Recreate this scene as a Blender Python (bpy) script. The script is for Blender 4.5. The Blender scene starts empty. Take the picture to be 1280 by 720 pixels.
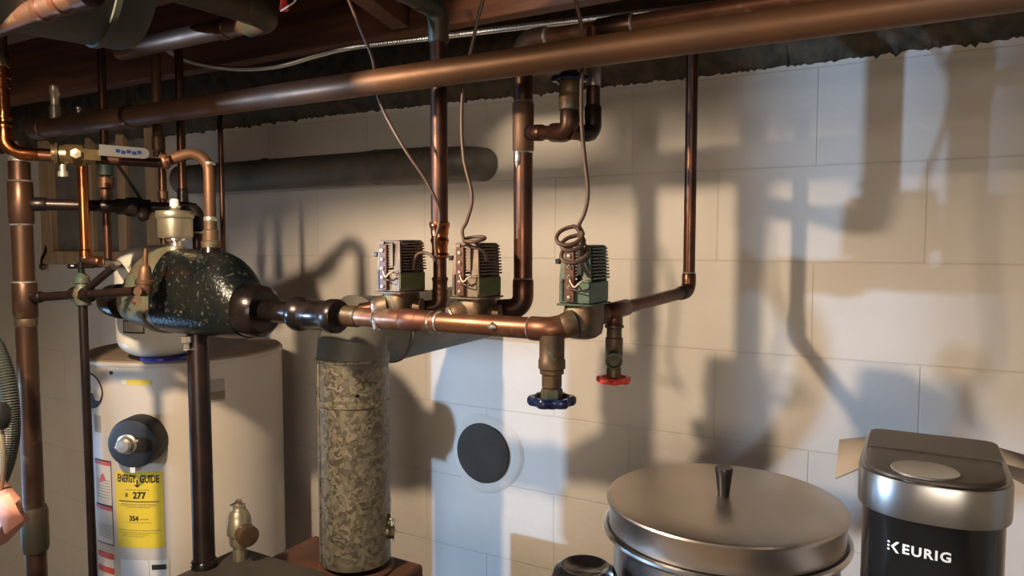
import bpy, math, random
from mathutils import Vector, Matrix
random.seed(7)
C = bpy.context.scene.collection
V = Vector
R = math.radians

# ------------------------------------------------------------------ camera
FPX = 900.0
CAMZ, WALLD = 1.669, 1.64
S_, C_ = 0.493, 0.870
_n = math.hypot(S_, C_); S_ /= _n; C_ /= _n
PITCH = math.atan(58 / FPX)
CAM = V((0, -WALLD, CAMZ))
cp, sp = math.cos(PITCH), math.sin(PITCH)
FW = V((-S_ * cp, C_ * cp, -sp)); RT = V((C_, S_, 0)); UP = RT.cross(FW)

def ray(px, py):
    return FW + RT * ((px - 640) / FPX) + UP * ((360 - py) / FPX)
def W(px, py, d):
    """room point at distance d from the block wall, seen in direction (px, py)"""
    r = ray(px, py); t = (-d - CAM.y) / r.y
    return CAM + r * t
def WZ(px, py, z):
    r = ray(px, py); t = (z - CAM.z) / r.z
    return CAM + r * t
def VT(px, py, d, z0=None, y1=None):
    p = W(px, py, d)
    return p

# ------------------------------------------------------------------ materials
MATS = {}
def mat(name, col, rough=.5, metal=0., noise=None, nscale=20, bump=0., bscale=60, coat=0., col2=None, lo=.4, hi=.6, rvar=0., stretch=None, detail=6, col3=None, n3=60, t3=(.55,.65)):
    m = bpy.data.materials.new(name); m.use_nodes = True
    nt = m.node_tree; b = nt.nodes['Principled BSDF']
    b.inputs['Base Color'].default_value = (*col, 1)
    b.inputs['Roughness'].default_value = rough
    b.inputs['Metallic'].default_value = metal
    if coat: b.inputs['Coat Weight'].default_value = coat; b.inputs['Coat Roughness'].default_value = .12
    tc = nt.nodes.new('ShaderNodeTexCoord'); vec = tc.outputs['Object']
    if stretch:
        mp = nt.nodes.new('ShaderNodeMapping'); mp.inputs['Scale'].default_value = stretch
        nt.links.new(vec, mp.inputs[0]); vec = mp.outputs[0]
    def ramped(scale, a, c, det=detail):
        n = nt.nodes.new('ShaderNodeTexNoise'); n.inputs['Scale'].default_value = scale; n.inputs['Detail'].default_value = det
        nt.links.new(vec, n.inputs['Vector'])
        mr = nt.nodes.new('ShaderNodeMapRange'); mr.inputs[1].default_value = a; mr.inputs[2].default_value = c
        nt.links.new(n.outputs['Fac'], mr.inputs[0]); return n, mr
    if col2:
        n, mr = ramped(nscale, lo, hi)
        mx = nt.nodes.new('ShaderNodeMix'); mx.data_type = 'RGBA'
        mx.inputs[6].default_value = (*col, 1); mx.inputs[7].default_value = (*col2, 1)
        nt.links.new(mr.outputs[0], mx.inputs[0]); out = mx.outputs[2]
        if col3:
            n3_, mr3 = ramped(n3, *t3)
            m3 = nt.nodes.new('ShaderNodeMix'); m3.data_type = 'RGBA'
            nt.links.new(out, m3.inputs[6]); m3.inputs[7].default_value = (*col3, 1)
            nt.links.new(mr3.outputs[0], m3.inputs[0]); out = m3.outputs[2]
        nt.links.new(out, b.inputs['Base Color'])
        if rvar:
            mr2 = nt.nodes.new('ShaderNodeMapRange'); mr2.inputs[1].default_value = .3; mr2.inputs[2].default_value = .7
            mr2.inputs[3].default_value = max(.05, rough - rvar); mr2.inputs[4].default_value = min(1, rough + rvar)
            nt.links.new(n.outputs['Fac'], mr2.inputs[0]); nt.links.new(mr2.outputs[0], b.inputs['Roughness'])
    if bump:
        n = nt.nodes.new('ShaderNodeTexNoise'); n.inputs['Scale'].default_value = bscale; n.inputs['Detail'].default_value = 8
        nt.links.new(vec, n.inputs['Vector'])
        bp = nt.nodes.new('ShaderNodeBump'); bp.inputs['Strength'].default_value = bump; bp.inputs['Distance'].default_value = .003
        nt.links.new(n.outputs['Fac'], bp.inputs['Height']); nt.links.new(bp.outputs[0], b.inputs['Normal'])
    MATS[name] = m
    return m

mat('copper_aged', (.165, .084, .044), .50, .6, col2=(.10, .054, .034), nscale=7, lo=.38, hi=.68, rvar=.10, bump=.05, col3=(.13, .075, .05), n3=20, t3=(.58, .78))
mat('copper_dark', (.125, .052, .03), .36, .8, col2=(.055, .032, .026), nscale=11, lo=.4, hi=.62, rvar=.12, bump=.05)
mat('copper_bright', (.46, .16, .06), .2, 1., col2=(.28, .09, .035), nscale=16, lo=.4, hi=.7, rvar=.06)
mat('copper_header', (.28, .135, .072), .38, .75, col2=(.16, .066, .045), nscale=9, lo=.4, hi=.62, rvar=.1, bump=.06, col3=(.32, .22, .15), n3=30, t3=(.58, .72))
mat('solder', (.62, .60, .56), .38, .8, col2=(.35, .33, .30), nscale=80, bump=.4, bscale=160)
mat('bronze', (.145, .09, .05), .5, .5, col2=(.07, .05, .035), nscale=26, lo=.4, hi=.65, bump=.15, col3=(.10, .15, .12), n3=40, t3=(.6, .72))
mat('bronze_green', (.055, .085, .068), .55, .4, col2=(.13, .095, .055), nscale=30, lo=.45, hi=.65, bump=.2)
mat('brass', (.36, .26, .13), .24, .9, col2=(.20, .145, .075), nscale=20)
mat('nickel_brass', (.46, .41, .29), .32, .8, col2=(.32, .28, .20), nscale=14, lo=.4, hi=.7)
mat('iron_black', (.012, .010, .010), .26, .5, col2=(.024, .016, .014), nscale=24, bump=.15, rvar=.1)
mat('pipe_black', (.014, .009, .009), .34, .4, col2=(.026, .014, .011), nscale=14, bump=.1)
mat('scoop_paint', (.010, .014, .017), .24, .55, col2=(.022, .024, .022), nscale=18, bump=.45, bscale=160, coat=.0, col3=(.19, .20, .13), n3=120, t3=(.60, .74))
mat('scoop_worn', (.18, .20, .135), .42, .4, col2=(.21, .10, .065), nscale=9, lo=.42, hi=.6, bump=.4, bscale=90, col3=(.035, .035, .03), n3=50, t3=(.58, .66))
mat('valve_green', (.10, .15, .12), .5, .35, col2=(.07, .09, .075), nscale=20, bump=.1)
mat('valve_tan', (.22, .17, .125), .5, .35, col2=(.14, .10, .08), nscale=24, bump=.1)
mat('valve_core', (.018, .02, .018), .5, .3)
mat('terminal_brown', (.11, .045, .03), .45, 0)
mat('label_olive', (.13, .17, .05), .6, 0, col2=(.09, .11, .04), nscale=30)
mat('label_greydark', (.07, .10, .085), .6, 0)
mat('screw', (.85, .80, .72), .25, .9)
mat('wire_white', (.75, .62, .50), .5)
mat('wire_brown', (.10, .06, .045), .5, 0)
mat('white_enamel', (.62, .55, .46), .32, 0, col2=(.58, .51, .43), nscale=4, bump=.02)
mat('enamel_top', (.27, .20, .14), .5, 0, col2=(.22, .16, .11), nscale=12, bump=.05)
mat('tank_white', (.74, .70, .60), .3, 0)
mat('black_plastic', (.014, .014, .015), .35, 0)
mat('cap_black', (.012, .012, .012), .6, 0)
mat('black_gloss', (.008, .008, .009), .16, 0, coat=.4)
mat('grey_plastic', (.075, .062, .052), .38, .2)
mat('silver_trim', (.40, .39, .38), .30, 1.)
mat('silver_disc', (.60, .56, .50), .38, .8)
mat('white_print', (.86, .86, .86), .5, 0)
mat('yellow_label', (.78, .56, .03), .55, 0)
mat('print_black', (.02, .016, .014), .6)
mat('print_faint', (.42, .30, .04), .6)
mat('print_grey', (.36, .32, .28), .6)
mat('label_white', (.72, .67, .60), .5)
mat('label_red', (.62, .08, .05), .5)
mat('label_teal', (.20, .30, .28), .5)
mat('blue_paint', (.008, .018, .085), .25, .1, col2=(.012, .022, .07), nscale=40)
mat('red_paint', (.75, .055, .03), .38, 0, col2=(.55, .04, .03), nscale=50)
mat('blue_disc', (.03, .03, .30), .4)
mat('boiler_dark', (.040, .034, .032), .6, .2, col2=(.055, .045, .04), nscale=10, bump=.05)
mat('rusty', (.13, .05, .025), .7, .2, col2=(.08, .04, .024), nscale=12, bump=.2)
mat('duct_dark', (.16, .135, .105), .6, .3, col2=(.09, .09, .08), nscale=9, lo=.4, hi=.6, bump=.15, col3=(.17, .12, .075), n3=18, t3=(.55, .7))
mat('duct_plain', (.17, .16, .135), .55, .4, col2=(.12, .115, .10), nscale=7)
mat('pipe_green', (.034, .042, .030), .5, .4, col2=(.06, .042, .026), nscale=18, bump=.2)
mat('copper_brown', (.090, .045, .027), .42, .7, col2=(.052, .028, .02), nscale=8, lo=.38, hi=.66, rvar=.1, bump=.05, col3=(.18, .13, .09), n3=26, t3=(.62, .78))
mat('seam_brown', (.15, .095, .06), .5, .3, col2=(.16, .17, .11), nscale=22, bump=.3)
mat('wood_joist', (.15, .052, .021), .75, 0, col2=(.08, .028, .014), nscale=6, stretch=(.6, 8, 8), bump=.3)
mat('wood_frame', (.52, .34, .19), .65, 0, col2=(.40, .26, .15), nscale=8, stretch=(4, 4, .8))
mat('glass_grey', (.20, .18, .15), .45, 0, col2=(.16, .145, .12), nscale=14)
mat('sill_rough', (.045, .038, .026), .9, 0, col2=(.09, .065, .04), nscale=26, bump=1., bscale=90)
mat('steel_cable', (.62, .62, .60), .3, .95)
mat('duct_grey', (.05, .055, .048), .5, .3)
mat('hole_cover', (.050, .040, .030), .85, 0, col2=(.040, .033, .026), nscale=18)
mat('pink_paper', (.80, .36, .26), .7)
mat('foil', (.75, .70, .48), .2, 1., bump=1., bscale=50)
mat('cardboard', (.42, .37, .33), .8, 0, col2=(.42, .36, .31), nscale=20)
mat('bench_wood', (.32, .24, .16), .6, 0, col2=(.24, .17, .11), nscale=6, stretch=(1, 9, 1))
mat('concrete', (.30, .28, .25), .85, 0, col2=(.24, .22, .20), nscale=6, bump=.3)
mat('plaster', (.63, .58, .52), .8, 0, bump=.4, bscale=40)
mat('screen_plank', (.34, .25, .17), .8, 0, col2=(.28, .2, .13), nscale=5, stretch=(6, 6, .7))
mat('hose_dark', (.045, .05, .045), .42, .1)
mat('hose_light', (.30, .26, .18), .4, .5)
mat('blocker_metal', (.03, .05, .04), .4, .2)
mat('porcelain', (.80, .78, .72), .3)

def mat_steel(name, base, rough, aniso=True, radial=False):
    m = bpy.data.materials.new(name); m.use_nodes = True; nt = m.node_tree; b = nt.nodes['Principled BSDF']
    b.inputs['Base Color'].default_value = (*base, 1); b.inputs['Metallic'].default_value = 1
    tc = nt.nodes.new('ShaderNodeTexCoord'); n = nt.nodes.new('ShaderNodeTexNoise'); n.inputs['Scale'].default_value = 9; n.inputs['Detail'].default_value = 8
    nt.links.new(tc.outputs['Object'], n.inputs[0])
    mr = nt.nodes.new('ShaderNodeMapRange'); mr.inputs[1].default_value = .3; mr.inputs[2].default_value = .7; mr.inputs[3].default_value = rough - .06; mr.inputs[4].default_value = rough + .08
    nt.links.new(n.outputs['Fac'], mr.inputs[0]); nt.links.new(mr.outputs[0], b.inputs['Roughness'])
    MATS[name] = m
mat_steel('steel_lid', (.50, .45, .40), .36)
mat_steel('steel_pot', (.62, .62, .62), .24)

def mat_galv():
    m = bpy.data.materials.new('galvanised'); m.use_nodes = True; nt = m.node_tree; b = nt.nodes['Principled BSDF']
    tc = nt.nodes.new('ShaderNodeTexCoord')
    n0 = nt.nodes.new('ShaderNodeTexNoise'); n0.inputs['Scale'].default_value = 40; n0.inputs['Detail'].default_value = 3
    nt.links.new(tc.outputs['Object'], n0.inputs[0])
    add = nt.nodes.new('ShaderNodeMixRGB'); add.inputs[0].default_value = .04
    nt.links.new(tc.outputs['Object'], add.inputs[1]); nt.links.new(n0.outputs['Color'], add.inputs[2])
    vo = nt.nodes.new('ShaderNodeTexVoronoi'); vo.inputs['Scale'].default_value = 130
    nt.links.new(add.outputs[0], vo.inputs['Vector'])
    cr = nt.nodes.new('ShaderNodeValToRGB')
    cr.color_ramp.elements[0].position = .25; cr.color_ramp.elements[0].color = (.115, .100, .072, 1)
    cr.color_ramp.elements[1].position = .75; cr.color_ramp.elements[1].color = (.27, .235, .17, 1)
    nt.links.new(vo.outputs['Color'], cr.inputs[0]); nt.links.new(cr.outputs[0], b.inputs['Base Color'])
    b.inputs['Metallic'].default_value = .55
    mr = nt.nodes.new('ShaderNodeMapRange'); mr.inputs[3].default_value = .38; mr.inputs[4].default_value = .62
    nt.links.new(vo.outputs['Color'], mr.inputs[0]); nt.links.new(mr.outputs[0], b.inputs['Roughness'])
    MATS['galvanised'] = m
mat_galv()

def mat_wall():
    m = bpy.data.materials.new('painted_block'); m.use_nodes = True; nt = m.node_tree; b = nt.nodes['Principled BSDF']
    L = nt.links.new
    tc = nt.nodes.new('ShaderNodeTexCoord'); sx = nt.nodes.new('ShaderNodeSeparateXYZ'); L(tc.outputs['Object'], sx.inputs[0])
    cx = nt.nodes.new('ShaderNodeCombineXYZ')
    ax = nt.nodes.new('ShaderNodeMath'); ax.operation = 'ADD'; ax.inputs[1].default_value = .195 + 40 * .4064
    az = nt.nodes.new('ShaderNodeMath'); az.operation = 'ADD'; az.inputs[1].default_value = 0
    L(sx.outputs[0], ax.inputs[0]); L(sx.outputs[2], az.inputs[0]); L(ax.outputs[0], cx.inputs[0]); L(az.outputs[0], cx.inputs[1])
    br = nt.nodes.new('ShaderNodeTexBrick'); L(cx.outputs[0], br.inputs['Vector'])
    br.offset = .5; br.offset_frequency = 2; br.inputs['Scale'].default_value = 1
    br.inputs['Brick Width'].default_value = .4064; br.inputs['Row Height'].default_value = .2032
    br.inputs['Mortar Size'].default_value = .0022; br.inputs['Mortar Smooth'].default_value = .6
    n = nt.nodes.new('ShaderNodeTexNoise'); n.inputs['Scale'].default_value = 3; n.inputs['Detail'].default_value = 5; L(tc.outputs['Object'], n.inputs[0])
    mx = nt.nodes.new('ShaderNodeMix'); mx.data_type = 'RGBA'; mx.inputs[6].default_value = (.66, .61, .555, 1); mx.inputs[7].default_value = (.60, .55, .49, 1)
    mr = nt.nodes.new('ShaderNodeMapRange'); mr.inputs[1].default_value = .4; mr.inputs[2].default_value = .65; L(n.outputs['Fac'], mr.inputs[0]); L(mr.outputs[0], mx.inputs[0])
    mo = nt.nodes.new('ShaderNodeMix'); mo.data_type = 'RGBA'; mo.inputs[7].default_value = (.46, .41, .35, 1)
    ms = nt.nodes.new('ShaderNodeMath'); ms.operation = 'MULTIPLY'; ms.inputs[1].default_value = .3; L(br.outputs['Fac'], ms.inputs[0])
    L(ms.outputs[0], mo.inputs[0]); L(mx.outputs[2], mo.inputs[6]); L(mo.outputs[2], b.inputs['Base Color'])
    b.inputs['Roughness'].default_value = .62
    n2 = nt.nodes.new('ShaderNodeTexNoise'); n2.inputs['Scale'].default_value = 55; n2.inputs['Detail'].default_value = 8; L(tc.outputs['Object'], n2.inputs[0])
    b1 = nt.nodes.new('ShaderNodeBump'); b1.inputs['Strength'].default_value = .22; b1.inputs['Distance'].default_value = .004; L(n2.outputs['Fac'], b1.inputs['Height'])
    b2 = nt.nodes.new('ShaderNodeBump'); b2.invert = True; b2.inputs['Strength'].default_value = .5; b2.inputs['Distance'].default_value = .003
    L(br.outputs['Fac'], b2.inputs['Height']); L(b1.outputs[0], b2.inputs['Normal']); L(b2.outputs[0], b.inputs['Normal'])
    MATS['painted_block'] = m
mat_wall()

# ------------------------------------------------------------------ mesh tools
def frames(path):
    n = len(path); T = []
    for i in range(n):
        a = path[max(i - 1, 0)]; b = path[min(i + 1, n - 1)]
        t = b - a
        if t.length < 1e-9: t = T[-1] if T else V((0, 0, 1))
        T.append(t.normalized())
    up = V((0, 0, 1)) if abs(T[0].z) < .9 else V((1, 0, 0))
    N = (up - T[0] * up.dot(T[0])).normalized(); out = [(T[0], N, T[0].cross(N))]
    for i in range(1, n):
        N = N - T[i] * N.dot(T[i])
        N = N.normalized() if N.length > 1e-6 else out[-1][1]
        out.append((T[i], N, T[i].cross(N)))
    return out

def fillet(pts, rad, seg=8):
    pts = [V(p) for p in pts]
    if len(pts) < 3: return pts
    out = [pts[0]]
    for i in range(1, len(pts) - 1):
        a, b, c = pts[i - 1], pts[i], pts[i + 1]
        u = (a - b).normalized(); w = (c - b).normalized()
        ang = u.angle(w); 
        if ang > math.pi - .02: out.append(b); continue
        r = rad[i - 1] if isinstance(rad, (list, tuple)) else rad
        dd = min(r / math.tan(ang / 2), (a - b).length * .49, (c - b).length * .49)
        rr = dd * math.tan(ang / 2)
        cen = b + (u + w).normalized() * (rr / math.sin(ang / 2))
        p0 = b + u * dd; p1 = b + w * dd
        v0 = p0 - cen; v1 = p1 - cen; tot = v0.angle(v1); ax = v0.cross(v1).normalized()
        for k in range(seg + 1):
            out.append(cen + Matrix.Rotation(tot * k / seg, 3, ax) @ v0)
    out.append(pts[-1])
    return out

def catmull(pts, n=8):
    pts = [V(p) for p in pts]; P = [pts[0] * 2 - pts[1]] + pts + [pts[-1] * 2 - pts[-2]]; out = []
    for i in range(1, len(P) - 2):
        p0, p1, p2, p3 = P[i - 1:i + 3]
        for k in range(n):
            t = k / n
            out.append(.5 * ((2 * p1) + (p2 - p0) * t + (2 * p0 - 5 * p1 + 4 * p2 - p3) * t * t + (3 * p1 - p0 - 3 * p2 + p3) * t ** 3))
    out.append(pts[-1]); return out

class MB:
    def __init__(s): s.v = []; s.f = []; s.m = []; s.mats = []; s.cur = 0
    def mt(s, name):
        if name not in s.mats: s.mats.append(name)
        s.cur = s.mats.index(name); return s
    def add(s, vs, fs):
        o = len(s.v); s.v += [tuple(v) for v in vs]; s.f += [tuple(i + o for i in f) for f in fs]; s.m += [s.cur] * len(fs); return s
    def tube(s, path, r, seg=20, cap=True, closed=False):
        path = [V(p) for p in path]; n = len(path); fr = frames(path); vs = []; fs = []
        for i, (p, (t, a, b)) in enumerate(zip(path, fr)):
            ri = r[i] if isinstance(r, (list, tuple)) else r
            for k in range(seg):
                th = 2 * math.pi * k / seg
                vs.append(p + a * (ri * math.cos(th)) + b * (ri * math.sin(th)))
        for i in range(n - 1):
            for k in range(seg):
                k2 = (k + 1) % seg
                fs.append((i * seg + k, i * seg + k2, (i + 1) * seg + k2, (i + 1) * seg + k))
        if cap:
            fs.append(tuple(reversed(range(seg)))); fs.append(tuple((n - 1) * seg + k for k in range(seg)))
        return s.add(vs, fs)
    def lathe(s, prof, o, ax=(0, 0, 1), seg=32, lobes=None):
        """prof: list of (radius, height along axis)"""
        o = V(o); t = V(ax).normalized(); up = V((0, 0, 1)) if abs(t.z) < .9 else V((0, 1, 0))
        a = (up - t * up.dot(t)).normalized(); b = t.cross(a); vs = []; fs = []
        for (r, h) in prof:
            for k in range(seg):
                th = 2 * math.pi * k / seg
                q = r * (1 + (lobes[1] * math.cos(lobes[0] * th) if lobes and r > lobes[2] else 0))
                vs.append(o + t * h + a * (q * math.cos(th)) + b * (q * math.sin(th)))
        n = len(prof)
        for i in range(n - 1):
            for k in range(seg):
                k2 = (k + 1) % seg
                fs.append((i * seg + k, i * seg + k2, (i + 1) * seg + k2, (i + 1) * seg + k))
        if prof[0][0] > 1e-5: fs.append(tuple(reversed(range(seg))))
        if prof[-1][0] > 1e-5: fs.append(tuple((n - 1) * seg + k for k in range(seg)))
        return s.add(vs, fs)
    def box(s, c, size, rot=None, bev=0):
        c = V(c); hx, hy, hz = [q / 2 for q in size]; rot = rot or Matrix.Identity(3)
        if bev <= 0:
            vs = [c + rot @ V((x * hx, y * hy, z * hz)) for x in (-1, 1) for y in (-1, 1) for z in (-1, 1)]
            fs = [(0, 1, 3, 2), (4, 6, 7, 5), (0, 4, 5, 1), (2, 3, 7, 6), (0, 2, 6, 4), (1, 5, 7, 3)]
            return s.add(vs, fs)
        b = min(bev, hx * .9, hy * .9, hz * .9); vs = []; idx = {}
        for x in (-1, 1):
            for y in (-1, 1):
                for z in (-1, 1):
                    for k in range(3):
                        p = [x * hx, y * hy, z * hz]
                        for j in range(3):
                            if j != k: p[j] -= (x, y, z)[j] * b
                        idx[(x, y, z, k)] = len(vs); vs.append(c + rot @ V(p))
        fs = []
        for k in range(3):
            for sgn in (-1, 1):
                o = [j for j in range(3) if j != k]; q = []
                for (u, w) in ((-1, -1), (1, -1), (1, 1), (-1, 1)):
                    t = [0, 0, 0]; t[k] = sgn; t[o[0]] = u; t[o[1]] = w; q.append(idx[(t[0], t[1], t[2], k)])
                flip = (sgn < 0) ^ (k == 1)
                fs.append(tuple(reversed(q)) if flip else tuple(q))
        for k in range(3):
            o = [j for j in range(3) if j != k]
            for u in (-1, 1):
                for w in (-1, 1):
                    t1 = [0, 0, 0]; t1[k] = -1; t1[o[0]] = u; t1[o[1]] = w; t2 = list(t1); t2[k] = 1
                    fs.append((idx[(*t1, o[0])], idx[(*t2, o[0])], idx[(*t2, o[1])], idx[(*t1, o[1])]))
        for x in (-1, 1):
            for y in (-1, 1):
                for z in (-1, 1): fs.append((idx[(x, y, z, 0)], idx[(x, y, z, 1)], idx[(x, y, z, 2)]))
        return s.add(vs, fs)
    def prism(s, poly, z0, z1, top_scale=1.0, cen=None):
        n = len(poly); cen = cen or (0, 0)
        vs = [(x, y, z0) for x, y in poly] + [(cen[0] + (x - cen[0]) * top_scale, cen[1] + (y - cen[1]) * top_scale, z1) for x, y in poly]
        fs = [tuple(reversed(range(n))), tuple(range(n, 2 * n))] + [(i, (i + 1) % n, n + (i + 1) % n, n + i) for i in range(n)]
        return s.add(vs, fs)
    def build(s, name, mats=None, parent=None, ang=38):
        me = bpy.data.meshes.new(name); 
        org = parent.matrix_world.translation if (parent and parent.type == 'EMPTY') else V((0, 0, 0))
        org = V(parent['_o']) if parent is not None and '_o' in parent else V((0, 0, 0))
        me.from_pydata([tuple(V(v) - org) for v in s.v], [], s.f)
        names = s.mats if s.mats else [mats]
        for q in names: me.materials.append(MATS[q])
        if s.mats: me.polygons.foreach_set('material_index', s.m)
        import bmesh
        bm = bmesh.new(); bm.from_mesh(me); bmesh.ops.recalc_face_normals(bm, faces=bm.faces[:]); bm.to_mesh(me); bm.free()
        me.polygons.foreach_set('use_smooth', [True] * len(me.polygons)); me.set_sharp_from_angle(angle=R(ang)); me.update()
        o = bpy.data.objects.new(name, me); C.objects.link(o)
        if parent is not None: o.parent = parent; o['_o'] = tuple(org)
        else: o['_o'] = (0.0, 0.0, 0.0)
        return o

def thing(name, label, cat, loc, group=None):
    o = bpy.data.objects.new(name, None); C.objects.link(o); o.location = V(loc); o.empty_display_size = .03
    o['label'] = label; o['category'] = cat; o['_o'] = tuple(V(loc))
    if group: o['group'] = group
    return o
def tag(o, label, cat, group=None, kind=None):
    if label: o['label'] = label
    if cat: o['category'] = cat
    if group: o['group'] = group
    if kind: o['kind'] = kind
    return o
def tube(name, path, r, m, parent=None, seg=20):
    return MB().tube(path, r, seg).build(name, m, parent)
def sleeve(name, path, r, m, parent, lip=.0018, seg=24, solder=True, bead=.0012):
    """a fitting around a pipe: a larger tube with chamfered mouths, silver solder beads at its mouths"""
    path = [V(p) for p in path]; a, b = path[0], path[-1]
    u = (path[1] - a).normalized(); w = (path[-2] - b).normalized(); e = .003
    P = [a, a + u * e] + path[1:-1] + [b + w * e, b]
    rr = [r - lip] + [r] * (len(P) - 2) + [r - lip]
    o = MB().tube(P, rr, seg).build(name, m, parent)
    if solder:
        mb = MB(); any_ = False
        for q, d, f in ((a, u, solder in (True, 'a')), (b, w, solder in (True, 'b'))):
            if f: mb.tube([q - d * .004, q - d * .002, q + d * .0004], [r - .0045, r - .0015, r - .0003], seg); any_ = True
        if any_: mb.build('solder_bead', 'solder', o)
    return o
def text_polys(body, size, bold=.0, space=1.0):
    cu = bpy.data.curves.new('t', 'FONT'); cu.body = body; cu.size = size; cu.offset = bold; cu.space_character = space; cu.align_x = 'CENTER'; cu.align_y = 'CENTER'; cu.resolution_u = 3
    ob = bpy.data.objects.new('t', cu); C.objects.link(ob); dg = bpy.context.evaluated_depsgraph_get(); dg.update()
    me = ob.evaluated_get(dg).to_mesh(); vs = [v.co.copy() for v in me.vertices]; fs = [tuple(p.vertices) for p in me.polygons]
    ob.evaluated_get(dg).to_mesh_clear(); bpy.data.objects.remove(ob); bpy.data.curves.remove(cu)
    return vs, fs
def put_text(mb, body, size, fn, cx=0, cy=0, bold=0, sx=1, space=1.0):
    vs, fs = text_polys(body, size, bold, space)
    mb.add([fn(cx + v.x * sx, cy + v.y) for v in vs], fs)

# ================================================================== the room
def structure(name, mb, m, **k):
    o = mb.build(name, m); o['kind'] = 'structure'; return o
XL, XR, YB = -4.4, 2.4, -4.6
structure('wall_back', MB().box(((XL + XR) / 2, .1, 1.2), (XR - XL, .2, 2.4)), 'painted_block')
structure('wall_left', MB().box((XL - .1, (YB + .2) / 2, 1.2), (.2, .2 - YB, 2.4)), 'plaster')
structure('wall_right', MB().box((XR + .1, (YB + .2) / 2, 1.2), (.2, .2 - YB, 2.4)), 'plaster')
structure('wall_front', MB().box(((XL + XR) / 2, YB - .1, 1.2), (XR - XL + .4, .2, 2.4)), 'plaster')
structure('floor', MB().box(((XL + XR) / 2, YB / 2, -.05), (XR - XL + .4, -YB + .4, .1)), 'concrete')
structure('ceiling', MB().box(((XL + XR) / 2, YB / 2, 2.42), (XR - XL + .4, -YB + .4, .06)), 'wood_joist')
# rough sill / rim strip on top of the block wall, ragged lower edge
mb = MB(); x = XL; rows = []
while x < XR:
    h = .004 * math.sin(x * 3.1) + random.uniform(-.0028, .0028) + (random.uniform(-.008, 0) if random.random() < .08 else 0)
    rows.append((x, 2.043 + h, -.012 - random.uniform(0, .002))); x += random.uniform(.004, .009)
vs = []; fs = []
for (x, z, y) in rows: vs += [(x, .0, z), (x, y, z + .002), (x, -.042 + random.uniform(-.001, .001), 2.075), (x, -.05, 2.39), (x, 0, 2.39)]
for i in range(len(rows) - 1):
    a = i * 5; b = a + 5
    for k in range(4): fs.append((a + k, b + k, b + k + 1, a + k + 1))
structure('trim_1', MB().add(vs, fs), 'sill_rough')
# joists running along the block wall, blocking between them
n = 0
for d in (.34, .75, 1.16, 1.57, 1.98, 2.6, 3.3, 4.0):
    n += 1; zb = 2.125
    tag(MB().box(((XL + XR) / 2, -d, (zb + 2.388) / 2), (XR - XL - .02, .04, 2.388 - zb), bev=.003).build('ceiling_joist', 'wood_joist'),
        None, None, kind='structure')
def blocking(x0, d0, x1, d1, z0):
    a = V((x0, -d0, 0)); b = V((x1, -d1, 0)); t = (b - a); ang = math.atan2(t.y, t.x)
    return MB().box(((x0 + x1) / 2, -(d0 + d1) / 2, z0 + .05), (t.length, .04, .10), Matrix.Rotation(ang, 3, 'Z'), .002)
p = W(470, 22, .72); q = W(380, 0, .95)
tag(blocking(W(500, 30, .37).x, .37, W(395, 5, .72).x, .72, 2.13).build('ceiling_blocking', 'wood_joist'), None, None, kind='structure')
tag(blocking(-.9, .78, -1.0, 1.14, 2.16).build('ceiling_blocking', 'wood_joist'), None, None, kind='structure')

# plaster patch, old flue opening cover
c = W(604, 566, .0)
mb = MB()
prof = []
segs = 48; vs = []; fs = []
for j, (rr, yy) in enumerate(((.084, -.003), (.098, -.004), (.106, -.003), (.112, -.0003))):
    for k in range(segs):
        th = 2 * math.pi * k / segs; wob = 1 + .04 * math.sin(3 * th + 1) + .05 * math.cos(th)
        vs.append((c.x + rr * wob * math.cos(th) + .006, yy, c.z + rr * wob * math.sin(th) * .98))
for j in range(3):
    for k in range(segs): k2 = (k + 1) % segs; fs.append((j * segs + k, j * segs + k2, (j + 1) * segs + k2, (j + 1) * segs + k))
structure('trim_2', MB().add(vs, fs), 'plaster')
cov = MB().lathe([(0, .007), (.060, .0075), (.080, .006), (.0820, .005), (.0830, .002), (.0830, .0005)], (c.x, 0, c.z), (0, -1, 0), 48).build('flue_hole_cover', 'hole_cover')
tag(cov, 'round dark metal cover over an old flue hole low in the block wall', 'cover')

# ================================================================== big overhead copper main
d = .70
zc = 1.932
def along(px, d, z):   # point on a horizontal line parallel with the wall seen at column px
    lo = ray(px, 200); u = (px - 640) / FPX
    # column plane: ignore the pitch's small shift by iterating on the row
    py = 200
    for _ in range(4):
        r = ray(px, py); t = (-d - CAM.y) / r.y; py -= ((z - (CAM + r * t).z)) / t * FPX
    r = ray(px, py); return CAM + r * ((-d - CAM.y) / r.y)
x0 = along(42, d, zc).x; x1 = .9
t = thing('overhead_copper_pipe', 'long thick dull copper pipe running level across the whole ceiling front', 'pipe', (x0, -d, zc))
tube('pipe_run', [(x0 + .004, -d, zc), (x1, -d, zc + .0)], .0206, 'copper_aged', t, 28)
MB().lathe([(.0, -.006), (.014, -.004), (.0215, .002), (.0235, .01), (.0235, .05), (.0215, .052)], (x0, -d, zc), (1, 0, 0), 28).build('end_cap', 'copper_aged', t)
xx = along(160, d, zc).x; sleeve('coupling', [(along(84, d, zc).x, -d, zc), (xx, -d, zc)], .0232, 'copper_aged', t, solder=False)
MB().lathe([(.0208, 0), (.0238, .001), (.0242, .006), (.0238, .011), (.0208, .012)], (xx, -d, zc), (1, 0, 0), 28).build('coupling_ring', 'copper_dark', t)
s1 = along(70, d, zc)
sb = MB().lathe([(.0125, .015), (.0125, .045), (.010, .047), (.010, .075), (.0115, .077), (.0115, .092), (.0, .094)], (s1.x, -d, zc), (0, 0, 1), 20).build('branch_stub', 'nickel_brass', t)
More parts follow.
